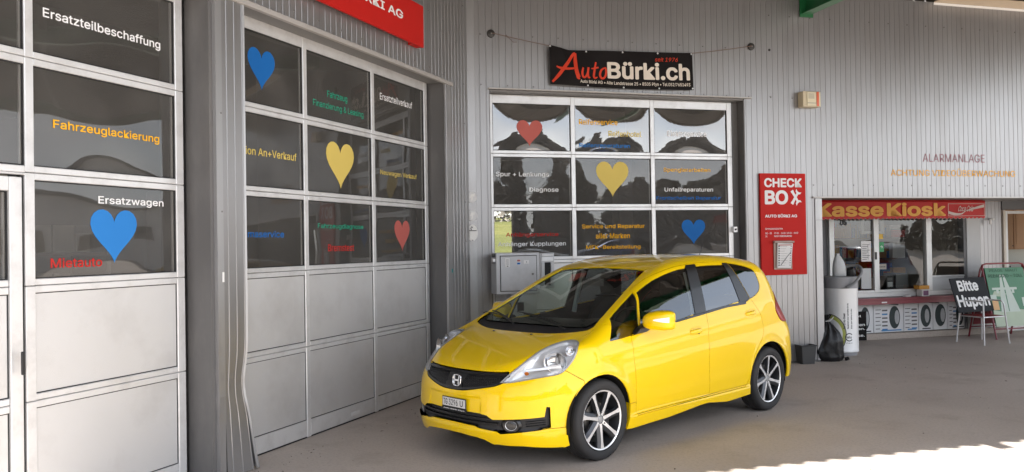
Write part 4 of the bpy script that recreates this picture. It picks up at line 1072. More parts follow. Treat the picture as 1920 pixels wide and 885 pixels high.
def ribbon(name, m, parent, pts, w, lift=.003, th=.012, n_=3):
    """raised band following the nose between (y,z) points"""
    pts = smooth_poly([np.array(p + (0,)) for p in pts], closed=False, sub=4); mb = MB()
    for p in pts:
        for dz, dp in ((-w, th), (-w * .8, -lift), (w * .8, -lift), (w, th)): mb.v.append(tuple(front_pt(p[0], p[1] + dz, dp)))
    for i in range(len(pts) - 1):
        for k in range(3): a = i * 4 + k; mb.f.append((a, a + 4, a + 5, a + 1))
    return mb.build(name, m, parent, smooth=True)
ribbon('grille_bar', 'trim_black', g0, [(.445, .680), (.35, .681), (.154, .676), (0, .674), (-.154, .676), (-.35, .681), (-.445, .680)], .010, -.001, .02)
ribbon('grille_surround', 'trim_black', g0, [(.44, .632), (.38, .607), (.22, .577), (.135, .563), (0, .557), (-.135, .563), (-.22, .577), (-.38, .607), (-.44, .632)], .0085, .0, .02)
mb = MB()
for y, z in [(-.10, .562), (-.085, .60), (-.11, .672), (.11, .672), (.085, .60), (.10, .562)]: mb.v.append(tuple(front_pt(y, z, .004)))
mb.f = [(0, 1, 2, 3, 4, 5)[::-1]]; mb.build('emblem_plinth', 'plastic_black', g0)
# emblem: rounded frame with a broad-shouldered letter
em = thing if 0 else None
def epos(a, b, c=0.0):
    q = front_pt(-.035 + 0, .614, 0); base = Vector(q); return (base.x - .010 - c + .12 * b, base.y + a, base.z + b)
def tube_loop(P, r): return MB().tube([epos(a, b, c) for a, b, c in P], r, 6, close=True)
fr = [(.044 * math.copysign(abs(math.cos(t)) ** .55, math.cos(t)) * (1.0 + .12 * math.sin(t)), .040 * math.copysign(abs(math.sin(t)) ** .55, math.sin(t)), 0) for t in [2 * math.pi * i / 32 for i in range(32)]]
embl = tube_loop(fr, .0038).build('emblem', 'chrome', g0, smooth=True)
hm = MB()
for s in (-1, 1):
    P = [(s * .031, .034), (s * .021, .034), (s * .0165, .004), (s * .0165, -.004), (s * .019, -.034), (s * .031, -.034), (s * .0265, .0)]
    P = [(s * .034, .034), (s * .022, .034), (s * .0155, .0), (s * .020, -.034), (s * .031, -.034), (s * .0255, .0)]
    b = len(hm.v); hm.v += [epos(a, z, .004) for a, z in P] + [epos(a, z, -.004) for a, z in P]; n = len(P)
    hm.f += [tuple(b + i for i in (range(n) if s > 0 else range(n - 1, -1, -1)))] + [(b + i, b + (i + 1) % n, b + n + (i + 1) % n, b + n + i) for i in range(n)]
b = len(hm.v); P = [(-.018, .006), (.018, .006), (.019, -.005), (-.019, -.005)]; hm.v += [epos(a, z, .0035) for a, z in P] + [epos(a, z, -.004) for a, z in P]; hm.f += [(b, b + 1, b + 2, b + 3), (b, b + 4, b + 5, b + 1), (b + 2, b + 6, b + 7, b + 3)]
hm.build('emblem_letter', 'chrome', g0)
# ---- lower opening, slats, fog lamps ---------------------------------------------
lg = panel('lower_grille', 'lower_grille', 'plastic_black', car, inset=.035, gap=-.003, rim=-.034)[0]
def ob_pt(y, z, dp): return tuple(front_pt(y, z, dp))
for z, y1 in ((.330, .43), (.362, .40)):
    mb = MB()
    for i in range(41):
        y = -y1 + 2 * y1 * i / 40
        for dz, dp in ((-.006, .03), (-.004, .008), (.004, .008), (.006, .03)): mb.v.append(ob_pt(y, z + dz - .012 * 0, dp))
    for i in range(40):
        for k in range(3): a = i * 4 + k; mb.f.append((a, a + 4, a + 5, a + 1))
    mb.build('grille_slat', 'trim_black', lg)
mb = MB()
for sgn in (-1, 1):
    for z in (.315, .332, .349):
        for i in range(9):
            t = i / 8; y = sgn * (.615 + .10 * t); b0 = len(mb.v)
            for dz, dp in ((-.003, .032), (0, .022), (.003, .032)): mb.v.append(ob_pt(y, z + .012 * t + dz, dp))
            if i:
                for k in range(2): a = b0 - 3 + k; mb.f.append((a, a + 3, a + 4, a + 1) if sgn > 0 else (a + 1, a + 4, a + 3, a))
mb.build('bezel_ribs', 'plastic_black', lg, kind='stuff')
fogs = []
for sgn in (-1, 1):
    c = Vector(front_pt(sgn * .525, .322, .018)); n_ = Vector(grad(np.array(front_pt(sgn * .525, .322))[None])[0]); a1 = n_.cross(Vector((0, 0, 1))).normalized(); a2 = a1.cross(n_).normalized()
    def disc(prof, seg=26):
        b = MB()
        for rr, h_ in prof:
            for k in range(seg): th = 2 * math.pi * k / seg; b.v.append(tuple(c + a1 * math.cos(th) * rr * 1.25 + a2 * math.sin(th) * rr + n_ * h_))
        for j in range(len(prof) - 1):
            for k in range(seg): p = j * seg + k; q = j * seg + (k + 1) % seg; b.f.append((p, q, q + seg, p + seg))
        b.f.append(tuple(range((len(prof) - 1) * seg, len(prof) * seg))); return b
    fl = disc([(.062, -.012), (.048, .004), (.036, .001)]).build('fog_lamp', 'trim_black', car, smooth=True)
    disc([(.035, .004), (.028, -.004), (.010, -.010)]).build('reflector', 'lamp_silver', fl, smooth=True); disc([(.036, .005), (.030, .010), (.012, .013)]).build('lens', 'lamp_lens', fl, smooth=True)
# ---- number plate ------------------------------------------------------------------
pl = MB(); x_ = float(front_pt(0, .45)[0]) - .008
nplate = MB().box(x_ - .004, x_, -.178, .102, .410, .488).build('number_plate', 'black', car, bevel=.003)
mat('plate_white', (.66, .66, .65), .4); box('plate_face', 'plate_white', nplate, x_ - .0055, x_ - .0042, -.170, .094, .419, .482, bevel=.001); box('plate_frame', 'black', nplate, x_ - .006, x_ + .002, -.180, .104, .390, .4095)
def plate_text(s, m, ya, yb, z0, z1, bold): return lettering('lettering', s, m, nplate, lambda u, v: (x_ - .0068, ya + (yb - ya) * u, z0 + (z1 - z0) * v), bold)
# seen from the front the text runs from the car's right to its left
plate_text('TG', 'ink', .084, .035, .428, .474, .014); plate_text('3296', 'ink', .020, -.085, .428, .474, .008); plate_text('U', 'ink', -.11, -.145, .428, .474, .01); plate_text('Auto Bürki Pfyn', 'white', .085, -.160, .3945, .4055, .02)
mb = MB().lathe([(0, -.001), (.022, -.001), (.024, .003)], 24, axis='y'); 
tc_ = front_pt(-.39, .44, -.0015); 
# ---- mirrors --------------------------------------------------------------------------
def mirror_pts():
    mb = MB(); secs = [(.430, .012, .03, 0), (.445, .045, .055, .0), (.49, .075, .072, .0), (.56, .088, .080, .0), (.66, .082, .078, -.002), (.74, .066, .070, -.004), (.775, .045, .052, -.006), (.785, .030, .035, -.006)]
    return mb
mirr = []
def mirror_shell():
    """pod: lofted across the car, from the door outwards; face looks backwards"""
    mb = MB(); n = 22; ny = [0.0, .02, .06, .12, .18, .212, .228, .232]; hh = [.040, .058, .072, .079, .078, .072, .058, .010]; ll = [.050, .066, .076, .078, .070, .056, .036, .004]; zc = [.998, 1.003, 1.008, 1.012, 1.013, 1.013, 1.012, 1.010]; xs = [.600, .600, .602, .612, .626, .640, .650, .655]
    for y, h_, l, z, x in zip(ny, hh, ll, zc, xs):
        for k in range(n):
            th = 2 * math.pi * k / n; c, s = math.cos(th), math.sin(th); e = lambda q, p: math.copysign(abs(q) ** p, q)
            xx = -l * abs(c) ** .75 * 1.25 if c < 0 else l * .42 * abs(c) ** .35
            mb.v.append((x + xx, -.80 - y, z + h_ * e(s, .62)))
    for j in range(len(ny) - 1):
        for k in range(n): a = j * n + k; b = j * n + (k + 1) % n; mb.f.append((a, a + n, b + n, b))
    mb.f.append(tuple(range(n))); return mb
shell = side_mesh('door_mirror', 'car_yellow', (car, car), mirror_shell())
fm = MB().prism([(-.995, .945), (-1.008, .975), (-1.010, 1.04), (-.99, 1.074), (-.93, 1.084), (-.84, 1.074), (-.815, 1.03), (-.82, .955), (-.86, .940)], .642, .650, axis='x'); side_mesh('mirror_glass', 'chrome', shell, fm, smooth=False)
sg = MB()
for i in range(9):
    t = i / 8; yv = -.925 - .098 * t; hw = .004 + .017 * t ** .8
    q0 = .612 + .008 * 0
    for dz in (-hw, hw):
        K_ = [.12, .18, .212, .228]; l_, xb, h_, zc_ = (float(np.interp(-.80 - yv, K_, c)) for c in ([.078, .070, .056, .036], [.612, .626, .640, .650], [.079, .078, .072, .058], [1.012, 1.013, 1.013, 1.012])); zz_ = 1.020 + dz - zc_; s_1 = min(.98, abs(zz_) / h_) ** (1 / .62); sg.v.append((xb - l_ * (1 - s_1 * s_1) ** .375 * 1.25 - .005, yv, 1.020 + dz))
for i in range(8): sg.f.append((2 * i, 2 * i + 1, 2 * i + 3, 2 * i + 2))
side_mesh('indicator_strip', 'lamp_silver', shell, sg)
foot = MB().prism([(.43, .905), (.50, .955), (.57, .985), (.64, .965), (.66, .935), (.58, .915)], -.812, -.765); side_mesh('mirror_foot', 'trim_black', shell, foot, smooth=False, bevel=.006)
# ---- door handles, sill details -----------------------------------------------------------
def side_pt(x, z, d=0.0): q = surf(d=(0, 1, 0), start=(x, -1.2, z)); n = grad(q[None])[0]; return q - n * d
def handle(x0, x1, zc, tilt, parents):
    mb = MB(); n = 16
    for i in range(n + 1):
        t = i / n; x = x0 + (x1 - x0) * t; z = zc + tilt * (t - .5); w = .0175 * (1 - abs(2 * t - 1) ** 5 * .5); out = .026 * (1 - abs(2 * t - 1) ** 3.0) + .004
        for k in range(8):
            th = 2 * math.pi * k / 8; p = side_pt(x, z + w * math.sin(th), 0); nn_ = grad(p[None])[0]
            mb.v.append(tuple(p + nn_ * (out * .62 + out * .38 * math.cos(th))))
    for i in range(n):
        for k in range(8): a = i * 8 + k; b = i * 8 + (k + 1) % 8; mb.f.append((a, a + 8, b + 8, b))
    mb.f.append(tuple(range(8))); mb.f.append(tuple(range(n * 8 + 7, n * 8 - 1, -1)))
    side_mesh('door_handle', 'car_yellow', parents, mb)
    cup = MB(); r_ = [(1.0, -.0012), (.96, -.0002), (.80, -.0006)]; m_ = 26
    for sc, dp in r_:
        for k in range(m_):
            th = 2 * math.pi * k / m_; ex = math.copysign(abs(math.cos(th)) ** .6, math.cos(th)); ez = math.copysign(abs(math.sin(th)) ** .7, math.sin(th))
            x = (x0 + x1) / 2 + (x1 - x0) * .50 * sc * ex; z = zc - .004 + tilt * .5 * ex + .040 * sc * ez; cup.v.append(tuple(side_pt(x, z, dp)))
    for j in range(2):
        for k in range(m_): a = j * m_ + k; b = j * m_ + (k + 1) % m_; cup.f.append((a, a + m_, b + m_, b))
    cup.f.append(tuple(range(2 * m_ + m_ - 1, 2 * m_ - 1, -1)))
    side_mesh('handle_cup', 'car_yellow', parents, cup)
handle(1.175, 1.350, .862, .010, doors); handle(2.080, 2.252, .955, .012, rdoors)
kh = MB().lathe([(0, -.001), (.008, -.001), (.009, .002)], 12, axis='y'); q = side_pt(1.305, .842, -.002); kh.v = [(a + q[0], b + q[1], c + q[2]) for a, b, c in kh.v]; side_mesh('key_lock', 'trim_black', doors, kh)
# roof gutter lines and antenna, washer nozzles, wipers
an = MB().tube([(2.565, .0, 1.465), (2.62, 0, 1.57), (2.68, 0, 1.67)], [.0055, .004, .003], 6); an.lathe([(0, .03), (.014, .025), (.028, .0)], 14, c=(2.55, 0, 1.462)); an.build('antenna', 'trim_black', car, smooth=True)
def ws_pt(x, y, d=0.0):
    q = surf(d=(0, 0, -1), start=(x, y, 1.9)); n = grad(q[None])[0]; return q - n * d
for (xa, ya, xb, yb, xc_, yc_) in ((.00, -.46, .16, .16, .10, -.2), (.00, .12, .20, .60, .12, .4)):
    wp = MB()
    pts = [tuple(ws_pt(xa + (xb - xa) * t + .02 * math.sin(math.pi * t), ya + (yb - ya) * t, -.016)) for t in np.linspace(0, 1, 12)]
    wp.tube(pts, [.007] + [.006] * 10 + [.004], 6); w = wp.build('wiper', 'black', car, smooth=True)
    bl = [tuple(ws_pt(.075 + .015 * math.sin(math.pi * t) + .12 * t, ya + .10 + (yb - ya + .02) * t, -.008)) for t in np.linspace(0, 1, 14)]
    MB().tube(bl, .0045, 5).build('wiper_blade', 'black', w)
for y in (-.22, .22):
    q = ws_pt(-.14, y, -.004); MB().lathe([(0, .006), (.010, .004), (.012, -.002)], 10, c=tuple(q)).build('washer_nozzle', 'trim_black', car, smooth=True)
# ---- wheels ----------------------------------------------------------------------------------
def wheel(x, sgn):
    """lathe profiles about the y axle; outer face at -y"""
    w = MB(); RT = .3045
    prof = [(.225, -.070), (.232, -.086), (.250, -.094), (.272, -.0955), (.288, -.089), (.298, -.077), (.3035, -.058), (RT, -.040), (RT, -.034), (RT - .006, -.032), (RT - .006, -.026), (RT, -.024), (RT, -.004), (RT - .006, -.002), (RT - .006, .004), (RT, .006), (RT, .026), (RT - .006, .028), (RT - .006, .034), (RT, .036), (.3035, .058), (.296, .08), (.27, .095), (.235, .09), (.225, .075)]
    return prof
wroots = []
proto = {}
def build_wheel(pos, first=True):
    root = bpy.data.objects.new('wheel', None); COL.objects.link(root); root.parent = car; root.location = pos
    return root
def wheel_meshes():
    ms = {}
    prof = wheel(0, -1)
    t = MB().lathe(prof, 72, axis='y'); ms['tyre'] = (t, 'rubber', True)
    # tread blocks on the shoulder
    tb_ = MB()
    for k in range(60):
        th = 2 * math.pi * k / 60
        for r0, r1, y0_, y1_ in ((.2995, .3052, -.078, -.042),):
            c, s = math.cos(th), math.sin(th); dt = .030
            P = []
            for (rr, yy, a) in ((.2985, -.0775, 0), (.3045, -.060, 0), (.3055, -.042, 0), (.3055, -.042, dt * 2.2), (.3045, -.060, dt * 2.2), (.2985, -.0775, dt * 2.2)):
                P.append(((rr + .0008) * math.cos(th + a), yy - .0008, (rr + .0008) * math.sin(th + a)))
            b = len(tb_.v); tb_.v += P; tb_.f += [(b, b + 1, b + 4, b + 5), (b + 1, b + 2, b + 3, b + 4)]
    ms['tread'] = (tb_, 'rubber', False)
    # rim barrel and lip
    lip = MB().lathe([(.226, -.070), (.227, -.080), (.222, -.083), (.214, -.079), (.210, -.070), (.206, -.045), (.196, -.02), (.190, .05), (.19, .07)], 60, axis='y'); ms['rim'] = (lip, 'rim_dark', True)
    edge = MB().lathe([(.2235, -.0835), (.2165, -.0815), (.2120, -.0780)], 60, axis='y'); ms['rim_edge'] = (edge, 'rim_bright', True)
    hubp = MB().lathe([(.0, -.060), (.058, -.060), (.068, -.052), (.075, -.03), (.075, .0)], 36, axis='y'); ms['hub'] = (hubp, 'rim_dark', True)
    capm = MB().lathe([(0, -.069), (.022, -.068), (.027, -.064), (.028, -.058)], 28, axis='y'); ms['hub_cap'] = (capm, 'lamp_grey', True)
    sp = MB(); sd = MB()
    for k in range(7):
        th0 = 2 * math.pi * k / 7 + .22
        def P(r, w, y, th=th0, sk=0.0): 
            c, s = math.cos(th + sk), math.sin(th + sk); return (r * c - w * s, y, r * s + w * c)
        # bright face: starts narrow at the hub, broadens towards the rim; slightly raked
        st = [(.030, .014, -.066), (.070, .0125, -.070), (.12, .0105, -.074), (.17, .0115, -.077), (.2185, .020, -.0805)]
        b = len(sp.v)
        for r, w, y in st:
            o = .018 * (r / .2185) ** 2 * 0
            sp.v += [P(r, -w + o, y), P(r, w + o, y)]
        for i in range(len(st) - 1): a = b + 2 * i; sp.f.append((a, a + 1, a + 3, a + 2))
        # dark flank on one side and sides going down
        b = len(sd.v)
        for r, w, y in st:
            sd.v += [P(r, -w - .030, y + .030), P(r, -w - .026, y + .014), P(r, -w - .0002, y + .0003), P(r, w + .0002, y + .0003), P(r, w + .004, y + .035)]
        for i in range(len(st) - 1):
            for q in range(4):
                if q == 2: continue
                a = b + 5 * i + q; sd.f.append((a, a + 1, a + 6, a + 5))
    ms['spoke_faces'] = (sp, 'rim_bright', False); ms['spoke_flanks'] = (sd, 'spoke_grey', False)
    nuts = MB()
    for k in range(4):
        th = math.pi / 4 + math.pi / 2 * k + .1; nuts.lathe([(0, -.072), (.007, -.072), (.009, -.066), (.009, -.058)], 8, axis='y', c=(.050 * math.cos(th), 0, .050 * math.sin(th)))
    ms['wheel_nuts'] = (nuts, 'chrome', False)
    brake = MB().lathe([(.0, -.012), (.125, -.012), (.128, -.006), (.128, .01)], 40, axis='y'); ms['brake_disc'] = (brake, 'disc_steel', True)
    inner = MB().lathe([(.0, .03), (.19, .03)], 30, axis='y'); ms['backing_plate'] = (inner, 'liner_black', True)
    cal = MB().box(.06, .14, -.03, .02, -.06, .05); ms['brake_caliper'] = (cal, 'rim_dark', False)
    return ms
WM = {}
for nm, (mb, m, sm_) in wheel_meshes().items():
    o = mb.build(nm, m, None, smooth=sm_); WM[nm] = o.data; bpy.data.objects.remove(o)
for (x, y, flipw, steer) in ((0, -.738, 0, 0), (2.488, -.735, 0, .5), (0, .738, 1, 0), (2.488, .735, 1, 0)):
    tyre = bpy.data.objects.new('wheel', WM['tyre']); COL.objects.link(tyre); tyre.parent = car; tyre.location = (x, y, .3045)
    tyre.rotation_euler = (0, steer, math.pi * flipw)
    for nm, me_ in WM.items():
        if nm == 'tyre': continue
        o = bpy.data.objects.new(nm, me_); COL.objects.link(o); o.parent = tyre
        if nm in ('tread', 'wheel_nuts'): o['kind'] = 'stuff'
# wheel-house liners
for cx_, r_ in ((-.012, .345), (2.455, .362)):
    for sgn in (-1, 1):
        mb = MB(); n = 24
        for i in range(n + 1):
            th = math.pi * (i / n) * 1.12 - .19
            for y in (-.40, -.81): mb.v.append((cx_ + r_ * math.cos(th), y * -sgn * -1 if sgn > 0 else y, .31 + r_ * math.sin(th)))
        if sgn > 0: mb.v = [(a, abs(b), c) for a, b, c in mb.v]
        for i in range(n): a = 2 * i; mb.f.append((a, a + 1, a + 3, a + 2))
        mb.build('wheel_liner', 'liner_black', car, smooth=True)
        b = MB(); yb = sgn * .40; b.v = [(cx_ + r_ * math.cos(2 * math.pi * i / 24), yb, max(.20, .31 + r_ * math.sin(2 * math.pi * i / 24))) for i in range(24)]; b.f = [tuple(range(24))]
        b.build('wheel_well', 'liner_black', car)
mf = MB().prism([(.245, .155), (.245, .385), (.30, .385), (.30, .18)], -.79, -.66); side_mesh('mud_flap', 'car_yellow', (car, car), mf, smooth=False)
box('floor_pan', 'liner_black', car, -.35, 2.85, -.60, .60, .20, .24)
# ---- interior -----------------------------------------------------------------------------------
mb = MB(); n = 20
sec = [(.20, .90), (.30, .955), (.42, .98), (.60, .975), (.72, .93), (.76, .80), (.78, .60)]
for x, z in sec:
    for i in range(n + 1):
        y = -.64 + 1.28 * i / n; hump = .030 * math.exp(-((y + .36) / .16) ** 2) * (1 if x > .3 else .2); mb.v.append((x, y, z + hump - .02 * (y / .64) ** 2))
for j in range(len(sec) - 1):
    for i in range(n): a = j * (n + 1) + i; mb.f.append((a, a + n + 1, a + n + 2, a + 1))
mb.build('dashboard', 'dash_black', car, smooth=True)
sw_c = Vector((.90, -.36, .90)); st_m = MB(); ring_ = []
for i in range(28):
    th = 2 * math.pi * i / 28; ring_.append(tuple(sw_c + Vector((math.sin(th) * .18 * math.sin(R(25)), math.cos(th) * .18, math.sin(th) * .18 * math.cos(R(25))))))
st_m.tube(ring_, .014, 7, close=True); st_m.tube([tuple(sw_c + Vector((-.03, 0, 0))), tuple(sw_c + Vector((-.15, 0, -.04)))], .04, 8); st_m.tube([ring_[0], tuple(sw_c + Vector((-.01, 0, 0))), ring_[14]], .016, 6)
st_m.build('steering_wheel', 'black', car, smooth=True)
def seat(x, y, w=.50, back=.62, hr=True):
    s_ = MB(); 
    def rb(cx0, cx1, y0_, y1_, z0, z1): s_.box(cx0, cx1, y0_, y1_, z0, z1)
    rb(x - .48, x, y - w / 2, y + w / 2, .42, .60); o = s_.build('seat', 'seat_fabric', car, bevel=.05, segs=3)
    b = MB(); P = []
    for z, xx, ww, th in ((.50, x - .04, .46, .12), (.70, x + .0, .50, .12), (.90, x + .06, .50, .10), (1.06, x + .11, .42, .08), (1.12, x + .125, .34, .05)):
        b.v += [(xx, y - ww / 2 * w / .5, z), (xx + th, y - ww / 2.2 * w / .5, z), (xx + th, y + ww / 2.2 * w / .5, z), (xx, y + ww / 2 * w / .5, z)]
    for j in range(4):
        for k in range(4): a = j * 4 + k; c = j * 4 + (k + 1) % 4; b.f.append((a, a + 4, c + 4, c))
    b.f += [(16, 17, 18, 19)]; b.build('backrest', 'seat_fabric', o, smooth=True, bevel=.015)
    for yy in ((y,) if w < .8 else (y - .32, y, y + .32)):
        h_ = MB()
        for z, ww in ((1.13, .16), (1.16, .235), (1.25, .25), (1.32, .215), (1.345, .15)):
            h_.v += [(x + .10, yy - ww / 2, z), (x + .19, yy - ww / 2.3, z), (x + .19, yy + ww / 2.3, z), (x + .10, yy + ww / 2, z)]
        for j in range(4):
            for k in range(4): a = j * 4 + k; c = j * 4 + (k + 1) % 4; h_.f.append((a, a + 4, c + 4, c))
        h_.f += [(16, 17, 18, 19), (3, 2, 1, 0)]; h_.build('headrest', 'seat_fabric', o, bevel=.02, segs=2)
seat(1.42, -.36); seat(1.42, .36); seat(2.20, 0, 1.24)
rvm = MB().tube([(.83, .02, 1.335), (.86, .0, 1.30)], .008, 6); rvm.box(.855, .885, -.12, .12, 1.255, 1.315); rvm.build('interior_mirror', 'black', car, bevel=.008)
bx_ = MB().box(1.25, 1.32, .68, .70, .9, 1.35)
for sgn in (-1, 1): MB().tube([(1.44, sgn * .60, 1.36), (1.42, sgn * .67, 1.15), (1.40, sgn * .71, .95)], .025, 6).build('inner_pillar', 'lamp_grey', car, smooth=True)
box('rear_sill', 'dash_black', car, 2.35, 2.75, -.6, .6, .95, .97)
car.matrix_world = CARM
# further parked cars, outside the picture to the right: seen only as reflections in the kiosk panes
mat('paint_silver', (.55, .56, .58), .3, .6, coat=1); mat('paint_blue', (.03, .08, .25), .3, .2, coat=1)
def copy_tree(o, parent=None, swap=None):
    c = o.copy(); COL.objects.link(c); c.parent = parent
    if swap and c.type == 'MESH' and len(c.material_slots) and c.material_slots[0].material == MATS['car_yellow']:
        c.material_slots[0].link = 'OBJECT'; c.material_slots[0].material = swap
    for ch in list(o.children): copy_tree(ch, c, swap)
    return c
for (x, y, rot, m_, lb) in ((15.2, 5.0, 100, 'paint_silver', 'silver hatchback parked out to the right, mirrored in the kiosk panes'), (12.0, -6.5, 15, 'paint_blue', 'dark blue hatchback parked behind the camera')):
    c2 = copy_tree(car, None, MATS[m_]); c2.matrix_world = T(x, y, 0) @ Matrix.Rotation(R(rot), 4, 'Z'); c2['label'] = lb
# ================================================================ SIGNS ON THE WALLS
rs = thing('company_sign', 'big red company sign over the door with coloured hearts, cut by the picture top', 'sign', WA)
box('sign_panel', 'sign_red', rs, 3.9, 7.475, -.315, -.285, 3.685, 4.115, bevel=.003)
box('sign_return', 'sign_red', rs, 7.30, 7.472, -.284, -.226, 3.69, 4.11)
flat_text('BÜRKI AG', 'vinyl_white', rs, 6.07, 7.046, 3.87, 3.975, -.3165, .02); flat_text('AUTO', 'vinyl_white', rs, 5.42, 5.93, 3.87, 3.975, -.3165, .02)
rebase(rs, WA, 3.9, -.3)

# banner: cloth with folds, hung on cords from two dark discs
bn = thing('banner', 'black company banner with red script and cream lettering, hung above the door behind the car', 'banner', WC)
def ban(u, v):
    x = 3.145 + 1.935 * u + .012 * (1 - v)
    topz = 4.057 - .065 * (1 - abs(2 * min(u, .25) / .25 - 1)) * 0 - .075 * math.exp(-((u - .16) / .10) ** 2) * .9 - .028 * math.sin(math.pi * u)
    topz = 4.057 - .05 * min(1, u / .13) + .045 * max(0, (u - .13) / .87)
    botz = 3.577 - .0 + .018 * math.sin(math.pi * u) * -1
    z = botz + (topz - botz) * v
    d = -.05 - .012 * math.sin(9 * u + 3 * v) * (1 - u) - .010 * math.exp(-((u - .08 - .12 * (1 - v)) / .02) ** 2) * v - .008 * math.exp(-((u - .04 - .22 * (1 - v)) / .03) ** 2) * v - .006 * math.sin(21 * u - 6 * v) * math.exp(-u * 2.2) - .008 * math.sin(4.2 * u + 1)
    return (x, d, z)
def ban_front(u, v):
    x, d, z = ban(u, v); return (x, d - .0025, z)
mb = MB(); nu, nv = 90, 24
for j in range(nv + 1):
    for i in range(nu + 1): mb.v.append(ban(i / nu, j / nv))
for j in range(nv):
    for i in range(nu): a = j * (nu + 1) + i; mb.f.append((a, a + 1, a + nu + 2, a + nu + 1))
mb.build('cloth', 'banner_black', bn, smooth=True)
def ban_xy(u0, u1, v0, v1): return lambda a, b: ban_front(u0 + (u1 - u0) * a, v0 + (v1 - v0) * b)
def U(s): return (s - 3.150) / 1.935
def V(z): return (z - 3.577) / (4.05 - 3.577)
lettering('lettering', 'Bürki.ch', 'banner_cream', bn, ban_xy(U(3.904), U(5.041), V(3.695), V(3.915)), .026)
lettering('lettering', 'Auto Bürki AG • Alte Landstrasse 25 • 8505 Pfyn • Tel.052/7651493', 'banner_cream', bn, ban_xy(U(3.535), U(5.04), V(3.612), V(3.665)), .012)
lettering('lettering', 'seit 1976', 'banner_red', bn, ban_xy(U(4.556), U(4.874), V(3.932), V(3.985)), .006, shear=.04)
# hand-brushed "Auto"
def brush(paths):
    mb = MB()
    for pts, ws in paths:
        P = [Vector((p[0], p[1], 0)) for p in pts]
        # smooth the stroke
        Q = []; Wd = []
        for i in range(len(P) - 1):
            p0, p1, p2, p3 = P[max(i - 1, 0)], P[i], P[i + 1], P[min(i + 2, len(P) - 1)]
            for t in (0, .2, .4, .6, .8):
                Q.append(.5 * ((2 * p1) + (p2 - p0) * t + (2 * p0 - 5 * p1 + 4 * p2 - p3) * t * t + (3 * p1 - p0 - 3 * p2 + p3) * t ** 3)); Wd.append(ws[i] * (1 - t) + ws[i + 1] * t)
        Q.append(P[-1]); Wd.append(ws[-1]); b = len(mb.v)
        for i, q in enumerate(Q):
            t = (Q[min(i + 1, len(Q) - 1)] - Q[max(i - 1, 0)]).normalized(); nrm = Vector((-t.y, t.x, 0)) * Wd[i]
            for s in (1, -1):
                a = q + nrm * s; mb.v.append(ban_front(U(a.x), V(a.y)))
        for i in range(len(Q) - 1): mb.f.append((b + 2 * i, b + 2 * i + 1, b + 2 * i + 3, b + 2 * i + 2))
    for k in range(len(mb.v)): mb.v[k] = (mb.v[k][0], mb.v[k][1] - .0006 * (k % 7 > 3), mb.v[k][2])
    return mb
S = [([(3.175, 3.607), (3.26, 3.70), (3.36, 3.84), (3.455, 3.985), (3.49, 4.01)], [.012, .020, .020, .018, .012]),
     ([(3.49, 4.01), (3.485, 3.90), (3.49, 3.78), (3.515, 3.69), (3.53, 3.685)], [.014, .024, .026, .028, .010]),
     ([(3.235, 3.805), (3.30, 3.79), (3.42, 3.80), (3.50, 3.815)], [.008, .017, .014, .010]),
     ([(3.585, 3.825), (3.568, 3.76), (3.575, 3.705), (3.605, 3.70), (3.64, 3.76), (3.655, 3.83)], [.010, .015, .014, .012, .012, .012]),
     ([(3.655, 3.83), (3.642, 3.75), (3.65, 3.70), (3.672, 3.70)], [.013, .014, .014, .006]),
     ([(3.755, 3.90), (3.735, 3.80), (3.722, 3.725), (3.735, 3.695), (3.77, 3.71)], [.010, .014, .015, .014, .006]),
     ([(3.69, 3.815), (3.73, 3.82), (3.79, 3.835)], [.006, .012, .010]),
     ([(3.865, 3.83), (3.825, 3.80), (3.805, 3.74), (3.825, 3.697), (3.865, 3.71), (3.89, 3.77), (3.885, 3.825), (3.865, 3.83)], [.010, .013, .015, .014, .013, .015, .013, .010])]
for a_, b_ in ((0, 3), (3, 5), (5, 7), (7, 8)): brush(S[a_:b_]).build('script_letter', 'banner_red', bn)
mb = MB(); mb2 = MB()
for u, v in [(.006, .97), (.25, .97), (.5, .97), (.75, .97), (.993, .97), (.25, .03), (.5, .03), (.75, .03), (.993, .04)]:
    p = ban_front(u, v); mb.lathe([(0, -.004), (.008, -.004), (.012, 0)], 9, axis='y', c=p)
mb.build('eyelets', 'aluminium', bn, kind='stuff')
rebase(bn, WC, 3.14, -.05)
for nm, (s, z), lab in (('anchor_disc', (2.432, 4.166), 'dark round cord anchor above the left end of the banner'), ('anchor_disc', (5.961, 4.188), 'dark round cord anchor to the right of the banner')):
    a = thing('anchor_disc', lab, 'wall anchor', WC @ T(s, 0, z), 'round cord anchors on the wall')
    MB().lathe([(.0, -.028), (.03, -.028), (.046, -.020), (.049, -.001)], 24, axis='y').build('disc', 'bolt_dark', a, smooth=True)
    MB().lathe([(.0, -.04), (.009, -.038), (.011, -.029)], 10, axis='y').build('eye_bolt', 'screw', a)
def cord(a, b, sag, lab):
    pts = [Vector(a).lerp(Vector(b), t / 14) - Vector((0, 0, sag * math.sin(math.pi * t / 14))) for t in range(15)]
    o = tag(MB().tube([tuple(p) for p in pts], .0045, 5).build('cord', 'cord'), lab, 'cord', 'cords holding the banner'); o.matrix_world = WC
mat('cord', (.20, .13, .10), .8)
cord((2.44, -.042, 4.165), (3.155, -.055, 4.045), .004, 'thin brown cord from the left anchor to the banner corner'); cord((5.95, -.042, 4.188), (5.07, -.06, 4.045), .006, 'thin brown cord from the right anchor to the banner corner')
o = tag(MB().tube([(2.60, -.045, 4.145), (2.66, -.05, 4.10), (2.70, -.05, 4.065), (2.74, -.05, 4.07)], .003, 5).build('cord_end', 'cord'), 'loose curled cord end dangling left of the banner', 'cord'); o.matrix_world = WC

